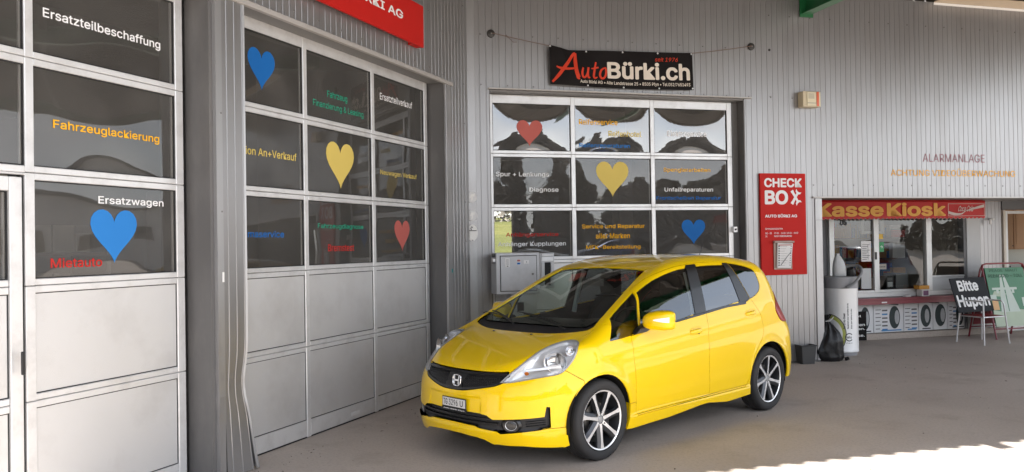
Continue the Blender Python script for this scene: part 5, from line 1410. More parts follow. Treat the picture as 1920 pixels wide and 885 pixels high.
# red opening-hours sign with leaflet dispenser
cs = thing('red_wall_sign', 'tall red CHECK BOX sign with white lettering right of the yellow car', 'sign', WC)
box('sign_panel', 'sign_red', cs, 6.039, 6.726, -.035, -.001, 1.177, 2.519, bevel=.002)
yy = -.0365
flat_text('CHECK', 'vinyl_white', cs, 6.098, 6.668, 2.334, 2.457, yy, .032); flat_text('BO', 'vinyl_white', cs, 6.102, 6.455, 2.107, 2.297, yy, .034)
mb = MB()   # crossed spanners standing in for the X
for sgn in (1, -1):
    cx_, cz_ = 6.567, 2.203
    def pt(a, b): # along, across
        th = R(58 * sgn); return (cx_ + a * math.cos(th) - b * math.sin(th), cz_ + a * math.sin(th) + b * math.cos(th))
    off = .0 if sgn > 0 else -.0008
    o1 = [(-.105, -.020), (-.09, -.024), (-.07, -.018), (.055, -.016), (.072, -.040), (.105, -.045), (.086, -.016), (.086, .016), (.105, .045), (.072, .040), (.055, .016), (-.07, .018), (-.09, .024), (-.105, .020)]
    mb.prism([pt(a, b) for a, b in o1], yy + off - .0004, yy + off)
mb.build('spanner_emblem', 'vinyl_white', cs)
flat_text('AUTO BÜRKI AG', 'vinyl_white', cs, 6.102, 6.586, 1.936, 1.984, yy, .03)
flat_text('ÖFFNUNGSZEITEN', 'vinyl_white', cs, 6.102, 6.363, 1.776, 1.802, yy, .01)
flat_text('MO - FR', 'vinyl_white', cs, 6.103, 6.195, 1.716, 1.742, yy, .008); flat_text('07:30 - 12:00 / 13:30 - 18:00', 'vinyl_white', cs, 6.235, 6.597, 1.716, 1.742, yy, .008)
flat_text('SA', 'vinyl_white', cs, 6.103, 6.13, 1.678, 1.703, yy, .008); flat_text('NACH VEREINBARUNG', 'vinyl_white', cs, 6.235, 6.50, 1.678, 1.703, yy, .008)
rebase(cs, WC, 6.039, -.02)
lf_ = thing('leaflet_holder', 'small clear leaflet holder with a printed white form on the red sign', 'leaflet holder', WC)
mat('acrylic_brown', (.30, .20, .16), .3, coat=.4); mat('ink_red', (.40, .10, .08), .6)
box('holder_back', 'acrylic_brown', lf_, 6.215, 6.49, -.05, -.040, 1.25, 1.63, bevel=.002); box('holder_lid', 'acrylic_brown', lf_, 6.20, 6.50, -.095, -.052, 1.60, 1.625, bevel=.003)
mb = MB().prism([(6.245, 1.275), (6.452, 1.268), (6.488, 1.592), (6.258, 1.598)], -.075, -.052); mb.build('form', 'paper', lf_, bevel=.002)
mb = MB()
for k in range(9):
    z = 1.30 + k * .031; mb.box(6.262 + .0008 * k, 6.282 + .0008 * k, -.0768, -.0755, z, z + .016)
    mb.box(6.43 + .003 * k, 6.443 + .003 * k, -.0768, -.0755, z, z + .010)
    mb.box(6.295, 6.36 + .02 * (k % 3), -.0768, -.0755, z + .004, z + .0065)
mb.build('printed_rows', 'ink', lf_, kind='stuff'); mb = MB().prism([(6.29, 1.305), (6.296, 1.30), (6.455, 1.475), (6.45, 1.48)], -.0785, -.0772); mb.build('slanted_print', 'ink', lf_)
MB().box(6.27, 6.47, -.0768, -.0755, 1.566, 1.578).build('printed_heading', 'ink_red', lf_)
rebase(lf_, WC, 6.215, -.05)
# alarm box
ab = thing('alarm_box', 'small cream alarm siren box with an orange stripe high on the wall', 'alarm box', WC @ T(6.655, 0, 3.402))
mat('cream_plastic', (.60, .52, .36), .45, var=.05); mat('orange_lens', (.65, .10, .02), .3, coat=.4); mat('label_cream', (.72, .66, .48), .5)
box('housing', 'cream_plastic', ab, 0, .272, -.12, -.001, 0, .205, bevel=.008, segs=2); box('cover', 'label_cream', ab, .055, .262, -.132, -.121, .010, .196, bevel=.005); box('strobe_strip', 'orange_lens', ab, .195, .235, -.140, -.133, .006, .198, bevel=.003)
mb = MB()
for k in range(5): mb.box(.075, .165, -.1338, -.1325, .11 + k * .014, .114 + k * .014)
mb.box(.06, .19, -.1338, -.1325, .045, .050); mb.build('vent_slots', 'ink', ab, kind='stuff')
# stickers on the corner post
mat('sticker_clear', (.66, .66, .66), .5, var=.05); mat('sticker_white', (.80, .79, .76), .5)
for z, k, lab in ((2.205, 0, 'upper round translucent key sticker on the corner post left of the terminal'), (1.988, 0, 'lower round translucent key sticker on the corner post left of the terminal'), (1.78, 1, 'white oval tag with a hook print on the corner post below two round stickers')):
    st_ = thing('wall_sticker', lab, 'sticker', WC @ T(2.165, -.018, z))
    if k == 0:
        MB().lathe([(0, -.002), (.062, -.002), (.064, 0)], 28, axis='y').build('sticker_disc', 'sticker_clear', st_)
        MB().lathe([(.055, -.0035), (.058, -.0035)], 28, axis='y').build('ring', 'paper', st_)
        MB().prism([(-.03, -.01), (-.012, .032), (.035, .038), (.028, .0), (.012, .012), (.008, -.035), (-.012, -.045), (-.005, -.005)], -.004, -.0025).build('arrow_print', 'sticker_white', st_)
    else:
        P = [(.065 * math.cos(t), .098 * math.sin(t) - (.022 if abs(math.cos(t)) < .2 and math.sin(t) < 0 else 0) * -1) for t in [2 * math.pi * i / 28 for i in range(28)]]
        MB().prism(P, -.006, -.001).build('tag_disc', 'sticker_white', st_); MB().box(-.05, .05, -.0075, -.0062, .022, .032).build('black_line', 'ink', st_)
        MB().tube([(-.012, -.008, .035), (-.02, -.008, .055), (-.008, -.008, .075), (.004, -.008, .06)], .005, 5).build('hook_print', 'ink', st_)

# ================================================================ FUEL PAYMENT TERMINAL
tm = thing('payment_terminal', 'grey steel fuel payment terminal on a post between the corner and the car', 'payment terminal', WC)
mat('terminal_grey', (.50, .50, .51), .42, .3, var=.05, dirt=(.2, .19, .18), dscale=4, damt=.3)
y = -.35
box('cabinet', 'terminal_grey', tm, 2.363, 2.89, y, -.10, 1.06, 1.54, bevel=.008, segs=2)
box('door_panel', 'terminal_grey', tm, 2.415, 2.845, y - .010, y - .001, 1.10, 1.50, bevel=.003); box('door_gap', 'gasket', tm, 2.407, 2.853, y - .002, y - .0005, 1.092, 1.508)
box('side_unit', 'terminal_grey', tm, 2.896, 3.072, y + .01, -.10, 1.115, 1.53, bevel=.007, segs=2); box('display_lip', 'aluminium', tm, 2.915, 3.055, y - .012, y + .009, 1.495, 1.515, bevel=.003)
box('card_panel', 'aluminium', tm, 2.915, 3.055, y - .002, y + .009, 1.435, 1.485, bevel=.002)
box('nozzle_bay', 'black_matte', tm, 2.952, 3.02, y + .003, y + .009, 1.15, 1.42); box('bay_post', 'terminal_grey', tm, 3.025, 3.05, y - .006, y + .009, 1.15, 1.42, bevel=.003); box('bay_post', 'terminal_grey', tm, 2.91, 2.948, y - .006, y + .009, 1.15, 1.42, bevel=.003)
box('hinge', 'black', tm, 2.33, 2.362, y + .02, y + .08, 1.49, 1.53); box('hinge', 'aluminium', tm, 2.33, 2.362, y + .02, y + .08, 1.44, 1.475); box('hinge', 'black', tm, 2.33, 2.362, y + .02, y + .08, 1.42, 1.43)
yl = y - .0125
def lab(x0, x1, z0, z1, m, nm='label'): return box(nm, m, tm, x0, x1, yl, yl + .002, z0, z1)
lab(2.468, 2.522, 1.375, 1.478, 'paper'); lab(2.608, 2.652, 1.40, 1.462, 'paper'); lab(2.692, 2.755, 1.41, 1.45, 'paper')
box('card_logo', 'ink_red', tm, 2.611, 2.649, yl - .001, yl - .0002, 1.437, 1.459); box('card_logo', 'vinyl_blue', tm, 2.611, 2.649, yl - .001, yl - .0002, 1.403, 1.425)
mb = MB()
for k in range(6): mb.box(2.478, 2.512, yl - .001, yl - .0002, 1.40 + k * .012, 1.403 + k * .012)
mb.box(2.487, 2.505, yl - .001, yl - .0002, 1.38, 1.39); mb.box(2.718, 2.73, yl - .001, yl - .0002, 1.425, 1.435); mb.build('printed_lines', 'ink', tm, kind='stuff')
MB().lathe([(0, -.012), (.012, -.012), (.014, 0)], 14, axis='y', c=(2.80, y - .010, 1.29)).build('lock', 'screw', tm)
mb = MB()
for i in range(4):
    for j in range(3): mb.box(2.915 + j * .012, 2.924 + j * .012, y - .0005, y + .0095, 1.125 + i * .0, 1.134)
box('pedestal', 'terminal_grey', tm, 2.55, 2.86, -.30, -.12, .0, 1.058, bevel=.006); box('keypad', 'black', tm, 2.62, 2.70, -.312, -.3005, .86, .96, bevel=.003); box('base_plate', 'jamb', tm, 2.48, 2.93, -.34, -.08, 0.0, .02)
rebase(tm, WC, 2.363, -.2)

# ================================================================ KIOSK
kf = thing('kiosk_window', 'kiosk window front with three glazed fields over the red counter', 'window', WD)
F_ = 'alu_white'; mat('alu_white', (.62, .63, .62), .4, .2, var=.04, dirt=(.4, .38, .35), dscale=4, damt=.3)
def kb(nm, *a, m='alu_white', **k): return box(nm, m, kf, *a, bevel=.003, **k)
kb('frame', 8.38, 8.46, -.06, .02, .69, 2.24); kb('frame', 10.246, 10.352, -.065, .02, .765, 2.24); kb('frame', 8.462, 11.04, -.06, .02, .69, .763); kb('frame', 8.462, 11.04, -.06, .02, 2.16, 2.24)
kb('sash_stile', 9.212, 9.268, -.07, -.02, .765, 2.158); kb('sash_stile', 9.276, 9.330, -.045, .0, .765, 2.158); kb('sash_stile', 8.462, 8.482, -.045, 0, .765, 2.158)
kb('sash_rail', 8.484, 9.21, -.068, -.03, .765, .805); kb('sash_rail', 9.332, 10.244, -.043, .0, .765, .805)
kb('lower_panel', 10.354, 11.04, -.02, .015, .765, .985, m='kiosk_pale'); kb('transom', 10.354, 11.04, -.03, .015, .987, 1.01)
box('window_catch', 'black', kf, 9.225, 9.255, -.082, -.071, 1.30, 1.42)
for a, b in ((8.484, 9.21), (9.332, 10.244), (10.354, 11.04)):
    pane_mesh(a, b, .806 if a < 10.3 else 1.012, 2.158, -.03 if a < 9 else -.02, .002, wob=.0015).build('window_pane', 'kiosk_glass', kf, smooth=True)
rebase(kf, WD, 8.38, 0)
# notices on the panes
mat('yellow_sticker', (.62, .40, .04), .5); mat('green_sticker', (.02, .25, .08), .5)
def notice(lab_, cat, x0, x1, z0, z1, m, y=-.036, lines=0, txt=None, tm_='ink'):
    t = thing('notice', lab_, cat, WD)
    box('sheet', m, t, x0, x1, y - .002, y, z0, z1)
    if lines:
        mb = MB()
        for k in range(lines):
            z = z0 + (z1 - z0) * (.1 + .8 * k / lines)
            mb.box(x0 + (x1 - x0) * .1, x0 + (x1 - x0) * (.55 + .3 * ((k * 7) % 3) / 2), y - .003, y - .0021, z, z + .008)
        mb.box(x0 + (x1 - x0) * .66, x0 + (x1 - x0) * .69, y - .003, y - .0021, z0 + .03, z1 - .06)
        mb.build('printed_lines', 'ink', t, kind='stuff')
    if txt: flat_text(txt, tm_, t, x0 + .02, x1 - .02, z0 + (z1 - z0) * .35, z0 + (z1 - z0) * .65, y - .0022)
    rebase(t, WD, x0, y)
notice('white price list taped inside the left kiosk pane', 'notice', 8.99, 9.18, 1.27, 1.60, 'paper', -.036, 9)
notice('framed grey notice low in the left kiosk pane', 'notice', 8.98, 9.17, .83, 1.16, 'kiosk_pale', -.036)
notice('small round-cornered yellow sticker on the middle kiosk pane', 'sticker', 9.345, 9.42, 1.63, 1.71, 'yellow_sticker', -.028)
notice('green motorway vignette sticker on the middle kiosk pane', 'sticker', 9.345, 9.435, 1.42, 1.58, 'green_sticker', -.028, txt='↑', tm_='white')
t = thing('window_lettering', 'black letters US at the top of the left kiosk pane', 'lettering', WD); flat_text('US', 'ink', t, 8.60, 8.73, 1.86, 1.95, -.038, .03); rebase(t, WD, 8.6, -.036)
notice('small white card on the sill inside the middle kiosk pane', 'card', 9.40, 9.60, 1.13, 1.22, 'paper', .12, txt='Kasse', tm_='ink')
# counter
ct = thing('kiosk_counter', 'narrow dark red counter shelf under the kiosk windows', 'counter', WD)
mat('counter_red', (.22, .045, .055), .45, coat=.1, var=.06)
box('shelf', 'counter_red', ct, 8.40, 11.06, -.26, -.062, .655, .685, bevel=.004); box('apron', 'counter_red', ct, 8.40, 11.06, -.255, -.235, .585, .653, bevel=.003)
box('label', 'paper', ct, 9.18, 9.28, -.2585, -.256, .607, .628)
for x in (8.7, 9.5, 10.3, 10.95): box('bracket', 'jamb', ct, x, x + .02, -.23, -.03, .56, .653)
rebase(ct, WD, 8.4, -.1)
def small_box(nm, lab_, cat, m, x0, x1, y0, y1, z0, z1, extra=()):
    t = thing(nm, lab_, cat, WD); box('carton', m, t, x0, x1, y0, y1, z0, z1, bevel=.003)
    for (n2, m2, *a) in extra: box(n2, m2, t, *a)
    rebase(t, WD, x0, y0)
mat('snack_yellow', (.60, .28, .04), .5); mat('snack_print', (.18, .08, .16), .5)
small_box('snack_display', 'white display box with dark print and yellow packets on the red counter', 'box', 'paper', 10.0, 10.14, -.22, -.10, .687, .80, (('print', 'snack_print', 10.02, 10.12, -.2215, -.2203, .70, .78), ('yellow_packets', 'snack_yellow', 9.96, 10.16, -.20, -.08, .803, .86)))
small_box('cash_dish', 'small chrome dish on the red counter left of the snack display', 'tray', 'aluminium', 9.70, 9.80, -.20, -.12, .687, .715, (('dish_inset', 'black', 9.72, 9.78, -.19, -.13, .716, .718),))
small_box('card_reader', 'black card reader behind the middle kiosk pane', 'card reader', 'black', 9.58, 9.72, .10, .25, .80, 1.02, (('keys', 'kiosk_pale', 9.60, 9.70, .098, .0995, .84, .92), ('screen', 'jamb', 9.60, 9.70, .098, .0995, .94, .99)))
small_box('desk', 'dim pinkish desk inside the kiosk behind the panes', 'desk', 'counter_red', 8.6, 11.0, .12, .55, .76, .795)
small_box('counter_carton', 'brown carton on the desk behind the middle pane', 'box', 'shelf_brown', 9.36, 9.52, .2, .4, .80, .99); small_box('till', 'grey cash register on the kiosk desk', 'cash register', 'kiosk_grey', 9.85, 10.1, .2, .5, .80, 1.05)
# shelves of goods in the kiosk
for kx in (7.3, 8.5, 9.75, 10.3):
    s_ = thing('shelf_unit', {7.3: 'shelf of goods at the far left of the kiosk back wall', 8.5: 'shelf of goods behind the left kiosk pane', 9.75: 'shelf of goods behind the middle kiosk pane', 10.3: 'shelf of goods behind the right kiosk pane'}[kx], 'shelf', WD @ T(kx + (.95 if kx == 10.3 else 0) - .0, 2.2, 0), 'goods shelves on the kiosk back wall')
    if kx == 10.3: s_.matrix_world = WD @ T(10.95 - .0, 2.0, 0) @ Matrix.Scale(.25, 4, (1, 0, 0)) if 0 else WD @ T(10.98, 1.2, 0) @ Matrix.Rotation(R(90), 4, 'Z')
    for k in range(5): box('shelf_board', 'shelf_brown', s_, 0, 1.1, 0, .35, .5 + k * .38, .52 + k * .38)
    goods = [MB() for _ in range(4)]
    for k in range(5):
        x = .02
        while x < 1.0:
            w_ = random.uniform(.05, .14); random.choice(goods).box(x, x + w_, .03, .3, .521 + k * .38, .521 + k * .38 + random.uniform(.12, .3)); x += w_ + .008
    for g, m_ in zip(goods, ('paper', 'snack_yellow', 'sign_red', 'vinyl_blue')): g.build('packs', m_, s_, kind='stuff')
ac = thing('wall_clock_radio', 'dim white framed panel on the kiosk back wall behind the middle pane', 'panel', WD @ T(9.75, .9, 1.72))
box('frame', 'kiosk_pale', ac, 0, .5, 0, .03, 0, .3, bevel=.01); box('inset', 'jamb', ac, .06, .40, -.012, -.001, .05, .25, bevel=.01)
# tyre posters under the counter
mat('board_white', (.74, .75, .76), .5, var=.04); mat('tyre_print', (.02, .035, .037), .5, var=.3, vscale=30); mat('rim_print', (.42, .43, .44), .5, var=.15, vscale=20); mat('blue_print', (.05, .22, .48), .5)
def ell(cx, cz, rx, rz, n=28): return [(cx + rx * math.cos(2 * math.pi * i / n), cz + rz * math.sin(2 * math.pi * i / n)) for i in range(n)]
def tyre_poster(x0, x1, lab_, tyres, lines, brand=None):
    t = thing('tyre_poster', lab_, 'poster', WD, 'tyre advertising boards under the kiosk counter')
    box('board', 'board_white', t, x0 + .004, x1 - .004, .002, .018, .106, .562, bevel=.002)
    for cx_, rx, side in tyres:
        MB().prism(ell(cx_, .345, rx, .185), -.001, .0018).build('tyre_picture', 'tyre_print', t)
        MB().prism(ell(cx_ + side * rx * .42, .345, rx * .42, .115), -.0022, -.0012).build('rim_picture', 'rim_print', t)
    if lines:
        a, b = lines; mb = MB(); mb2 = MB()
        for k in range(6):
            z = .16 + k * .062; mb.box(a, a + (b - a) * (.35 + .1 * (k % 2)), -.0004, .0018, z, z + .012); 
            (mb2 if k in (0, 4) else mb).box(a + (b - a) * .55, b, -.0004, .0018, z - .02, z + .004)
        mb.build('text_lines', 'jamb', t, kind='stuff'); mb2.build('blue_bars', 'blue_print', t, kind='stuff')
    if brand: box('brand_bar', brand, t, x0 + (x1 - x0) * .25, x1 - .05, -.0004, .0018, .125, .145)
    rebase(t, WD, x0, 0)
tyre_poster(8.62, 9.228, 'white tyre poster half hidden behind the black text poster', [(9.07, .085, 1)], None, 'ink')
tyre_poster(9.232, 9.818, 'white tyre poster with a blue bar and text list left of its tyre', [(9.64, .105, 1)], (9.27, 9.50), 'blue_print')
tyre_poster(9.822, 10.112, 'narrow white list poster without a tyre', [], (9.85, 10.08), 'blue_print')
tyre_poster(10.116, 10.402, 'white poster with one open-spoked wheel', [(10.26, .105, .5)], None, 'ink')
tyre_poster(10.406, 10.70, 'white poster with one dark tyre turned away', [(10.555, .108, 1)], None, None)
tyre_poster(10.704, 11.085, 'dim white tyre poster partly behind the Bitte Hupen board', [(10.95, .075, .4)], (10.74, 10.88), 'ink')
bp_ = thing('text_poster', 'black poster with cut white words beside the aluminium bin', 'poster', WD)
box('board', 'banner_black', bp_, 8.55, 9.03, -.075, -.06, .004, .47)
for s_, a, b, z in (('Felgel', 8.62, 8.93, .37), ('enden', 8.72, 9.0, .235), ('putzen.', 8.66, 9.0, .165), ('Kasse.', 8.70, 8.99, .065)): flat_text(s_, 'white', bp_, a, b, z, z + .045, -.077, .02)
rebase(bp_, WD, 8.55, -.06)
# awning
aw = thing('awning', 'red scalloped kiosk awning with big yellow letters', 'awning', WD)
mat('awning_red', (.50, .018, .018), .55, var=.12, vscale=5); mat('awning_yellow', (.80, .42, .08), .55, var=.06)
x0, x1 = 7.62, 11.165; n = 44; per = (x1 - x0) / n; mb = MB(); q = 8
cols_ = n * q
def awy(x): return -.35 - .006 * math.sin(x * 9)
for i in range(cols_ + 1):
    x = x0 + (x1 - x0) * i / cols_; ph = (i % q) / q; zb = 1.962 - .020 * math.sin(math.pi * ph)
    for z, y in ((zb, awy(x)), (1.975, awy(x)), (2.215, awy(x) + .004), (2.245, awy(x) + .03), (2.31, -.02)): mb.v.append((x, y, z))
for i in range(cols_):
    for k in range(4): a = i * 5 + k; mb.f.append((a, a + 5, a + 6, a + 1))
mb.build('valance', 'awning_red', aw)
mb = MB(); mb.tube([(x0 + (x1 - x0) * i / cols_, awy(x0 + (x1 - x0) * i / cols_) - .002, 1.962 - .020 * math.sin(math.pi * ((i % q) / q))) for i in range(cols_ + 1)], .0035, 4)
mat('awning_piping', (.55, .32, .30), .6); mb.build('piping', 'awning_piping', aw)
mb = MB().prism([(-.35, 1.99), (-.35, 2.24), (-.02, 2.30), (-.02, 2.1)], x1, x1 + .006, axis='x'); mb.build('side_cheek', 'awning_red', aw)
yt = -.359
flat_text('Kasse', 'awning_yellow', aw, 7.93, 9.165, 1.985, 2.20, yt, .03); flat_text('Kiosk', 'awning_yellow', aw, 9.225, 10.373, 1.985, 2.205, yt, .03)
mb = MB(); a0, a1, b0, b1 = 10.415, 11.145, 1.985, 2.188; w_ = .006
for bx in ((a0, a1, b0, b0 + w_), (a0, a1, b1 - w_, b1), (a0, a0 + w_, b0 + w_, b1 - w_), (a1 - w_, a1, b0 + w_, b1 - w_)): mb.box(bx[0], bx[1], yt - .002, yt, bx[2], bx[3])
mat('awning_white', (.62, .55, .52), .55); mb.build('logo_frame', 'awning_white', aw)
mb = MB(); N_ = 26   # sweeping ribbon under and over the script
for i in range(N_ + 1):
    u = i / N_; x = a0 + w_ + (a1 - a0 - 2 * w_) * u
    zc = 2.045 - .030 * math.sin(math.pi * min(1, u / .5)) + .105 * (max(0, u - .38) / .62) ** .8; th = .016 * (1 - abs(2 * u - 1)) * 0 + (.020 * abs(math.cos(math.pi * u)) + .003)
    mb.v += [(x, yt - .001, zc - th), (x, yt - .001, zc + th)]
for i in range(N_): mb.f.append((2 * i, 2 * i + 2, 2 * i + 3, 2 * i + 1))
mb.build('ribbon', 'awning_white', aw)
flat_text('Coca', 'awning_white', aw, 10.60, 10.75, 2.06, 2.15, yt - .003, .012, shear=.25); flat_text('Cola', 'awning_white', aw, 10.775, 10.905, 2.06, 2.155, yt - .003, .012, shear=.25)
rebase(aw, WD, 7.62, -.3)
# outdoor lamp / camera on the pilaster
sc_ = thing('wall_camera', 'small white surveillance camera on the shaded wall right of the awning', 'camera', WD @ T(11.53, 0, 1.90))
box('arm', 'alu_white', sc_, .0, .10, -.10, -.08, .03, .045, bevel=.002); box('mount', 'alu_white', sc_, .08, .10, -.08, -.002, .02, .055); MB().lathe([(0, -.05), (.016, -.05), (.018, .03), (.0, .035)], 12, c=(.012, -.09, .0)).build('camera_body', 'white', sc_, smooth=True)
# glazed door with the kitchen behind
kd = thing('kiosk_door', 'glazed kiosk door with a pale frame at the right edge, wooden cupboards behind it', 'door', WD)
mat('door_cream', (.52, .47, .40), .45, var=.05)
box('door_frame', 'door_cream', kd, 11.885, 11.93, -.03, .03, .0, 2.095, bevel=.003); box('door_stile', 'alu_white', kd, 11.938, 11.985, -.02, .02, .02, 2.08, bevel=.003); box('door_frame', 'door_cream', kd, 12.86, 12.91, -.03, .03, 0, 2.095, bevel=.003)
box('door_rail', 'alu_white', kd, 11.987, 12.858, -.02, .02, .02, .12, bevel=.003); box('door_rail', 'alu_white', kd, 11.987, 12.858, -.02, .02, 2.03, 2.08, bevel=.003)
pane_mesh(11.987, 12.858, .121, 2.029, .0, .001).build('window_pane', 'kiosk_glass', kd)
box('door_handle', 'black', kd, 11.95, 11.97, -.08, -.065, 1.0, 1.14, bevel=.004)
rebase(kd, WD, 11.885, 0)
kt = thing('kitchen_cupboard', 'light oak wall cupboards behind the glazed kiosk door', 'cupboard', WD)
mat('oak', (.42, .22, .10), .5, var=.15, vscale=4, stretch=(8, 1, .6)); mat('tile_wall', (.42, .43, .40), .4, var=.04)
box('carcass', 'oak', kt, 12.10, 14.2, .76, 1.05, 1.40, 2.3)
for x in (12.10, 12.27, 12.60, 12.93, 13.26):
    w_ = .16 if x == 12.10 else .32
    box('cupboard_door', 'oak', kt, x + .004, x + w_, .738, .758, 1.41, 2.28, bevel=.004); box('inset_panel', 'oak', kt, x + .05 * w_ / .32, x + w_ - .05 * w_ / .32, .732, .7375, 1.50, 2.2, bevel=.006)
    box('knob', 'bolt_dark', kt, x + w_ - .035, x + w_ - .02, .715, .7315, 1.46, 1.475)
rebase(kt, WD, 12.1, .76)
kwl = tag(box('tiled_wall', 'tile_wall', None, 11.285, 15, 1.06, 1.12, 0, 2.54), 'pale wall behind the oak cupboards in the kiosk kitchen', 'wall'); kwl.matrix_world = WD
kst = thing('kitchen_hood', 'round pale pot lid and hood shapes under the oak cupboards', 'hood', WD @ T(12.55, .8, 1.1)); MB().lathe([(0, .17), (.16, .15), (.22, .05), (.23, 0)], 24).build('lid', 'alu_white', kst, smooth=True); box('worktop', 'kiosk_pale', kst, -.4, 1.4, -.2, .25, -.12, -.08)

# ================================================================ ALUMINIUM-CAN BIN, BAG, BUCKET
BX, BY = 4.675, 11.64
bi = thing('recycling_bin', 'tall silver aluminium-can bin beside the kiosk with a grey lid and curved arm', 'bin', T(BX, BY, 0))
mat('bin_silver', (.84, .84, .83), .4, .2, var=.04); mat('bin_cap', (.30, .30, .31), .45, var=.06); mat('bin_green', (.42, .45, .10), .5)
rb = .222
MB().lathe([(0, .05), (rb, .05), (rb + .003, .06), (rb, .07), (rb, .94), (rb + .002, .95)], 48).build('drum', 'bin_silver', bi, smooth=True)
MB().lathe([(0, 0), (rb * .9, 0), (rb * .92, .05), (0, .055)], 40).build('foot', 'bin_cap', bi, smooth=True)
MB().lathe([(rb + .004, .945), (rb + .006, .95), (rb + .006, 1.09), (rb + .001, 1.106), (rb - .008, 1.111), (0, 1.112)], 64).build('cap', 'bin_cap', bi)
v0 = math.atan2(-BY, -BX)   # bearing from the bin to the camera
def on_drum(a, z, dr=.0): th = v0 + a; return ((rb + dr) * math.cos(th), (rb + dr) * math.sin(th), z)
def drum_text(s, m, a0, z0, h, hgt, bold=.012):   # reads upwards
    return lettering('lettering', s, m, bi, lambda u, v: on_drum(a0 - v * hgt / rb, z0 + u * h, .0015), bold)
ad = R(14)
drum_text('Nur für Alu-Dosen', 'ink', R(13), .38, .22, .032, .03); drum_text('Seulement pour cannettes en alu', 'ink', R(26), .38, .36, .028, .024); drum_text('Solo per lattine in alu', 'ink', R(39), .38, .28, .026, .024)
def ring_pts(a0, z0, r0, r1, t0, t1, n=28, dr=.0015, flat=1.0):
    mb = MB()
    for i in range(n + 1):
        t = t0 + (t1 - t0) * i / n
        for r in (r0, r1): mb.v.append(on_drum(a0 + r * math.cos(t) / rb, z0 + r * flat * math.sin(t), dr))
    for i in range(n): mb.f.append((2 * i, 2 * i + 1, 2 * i + 3, 2 * i + 2))
    return mb
ring_pts(R(26), .265, .045, .058, R(40), R(320)).build('alu_logo_ring', 'ink', bi); lettering('lettering', 'alu', 'ink', bi, lambda u, v: on_drum(R(26) - .034 / rb + u * .068 / rb, .247 + v * .036, .0015), .02)
lettering('lettering', 'www.igora.ch', 'ink', bi, lambda u, v: on_drum(R(26) - .05 / rb + u * .10 / rb, .175 + v * .016, .0015), .01)
ring_pts(R(-42), .30, .175, .215, R(-95), R(95), flat=1.25, dr=.001).build('green_swoosh', 'bin_green', bi); ring_pts(R(-42), .30, .216, .226, R(-95), R(95), flat=1.25, dr=.0015).build('swoosh_outline', 'ink', bi)
# curved arm over the lid
c_, s__ = math.cos(v0), math.sin(v0); rt_ = Vector((-s__, c_, 0)); fw_ = Vector((c_, s__, 0))
if rt_.x < 0: rt_ = -rt_
arm = [rt_ * a + fw_ * b + Vector((0, 0, z)) for a, b, z in [(.07, .235, .965), (.12, .24, .985), (.20, .22, 1.05), (.262, .15, 1.14), (.272, .08, 1.20), (.25, .0, 1.245), (.19, -.05, 1.26), (.10, -.07, 1.25), (.03, -.06, 1.215)]]
P_ = []
for i in range(len(arm) - 1):
    for t in range(5): 
        p0, p1, p2, p3 = arm[max(i - 1, 0)], arm[i], arm[i + 1], arm[min(i + 2, len(arm) - 1)]; t_ = t / 5
        P_.append(.5 * ((2 * p1) + (p2 - p0) * t_ + (2 * p0 - 5 * p1 + 4 * p2 - p3) * t_ ** 2 + (3 * p1 - p0 - 3 * p2 + p3) * t_ ** 3))
mat('arm_grey', (.22, .225, .23), .4); MB().tube([tuple(p) for p in P_], .021, 10).build('curved_arm', 'arm_grey', bi, smooth=True)
MB().lathe([(.17, 1.112), (.19, 1.18), (.15, 1.235), (.05, 1.25), (.045, 1.2), (.13, 1.18)], 20, c=(.10, .02, 0)).build('inlet_hood', 'black', bi, smooth=True) if 0 else None
MB().tube([(.12, .02, 1.10), (.15, .0, 1.16), (.13, -.02, 1.22)], [.06, .07, .05], 12).build('inlet', 'black', bi, smooth=True)
jg = thing('plastic_jug', 'translucent upturned plastic jug standing on the bin lid', 'jug', T(BX - .03, BY - .03, 1.113))
mat('milky_plastic', (.50, .51, .51), .35, var=.1)
mb = MB()
for j, (z, a, b, dx) in enumerate([(0, .085, .06, 0), (.01, .092, .066, 0), (.10, .092, .066, .0), (.18, .080, .06, -.004), (.24, .058, .05, -.012), (.285, .038, .036, -.018), (.292, .026, .026, -.02), (.32, .026, .026, -.02), (.322, 0.001, .001, -.02)]):
    for k in range(20):
        th = 2 * math.pi * k / 20; ex = lambda q: math.copysign(abs(q) ** .75, q)
        mb.v.append((dx + a * ex(math.cos(th)), b * ex(math.sin(th)), z))
for j in range(8):
    for k in range(20): a = j * 20 + k; b = j * 20 + (k + 1) % 20; mb.f.append((a, b, b + 20, a + 20))
mb.f.append(tuple(range(19, -1, -1))); mb.build('jug_body', 'milky_plastic', jg, smooth=True)
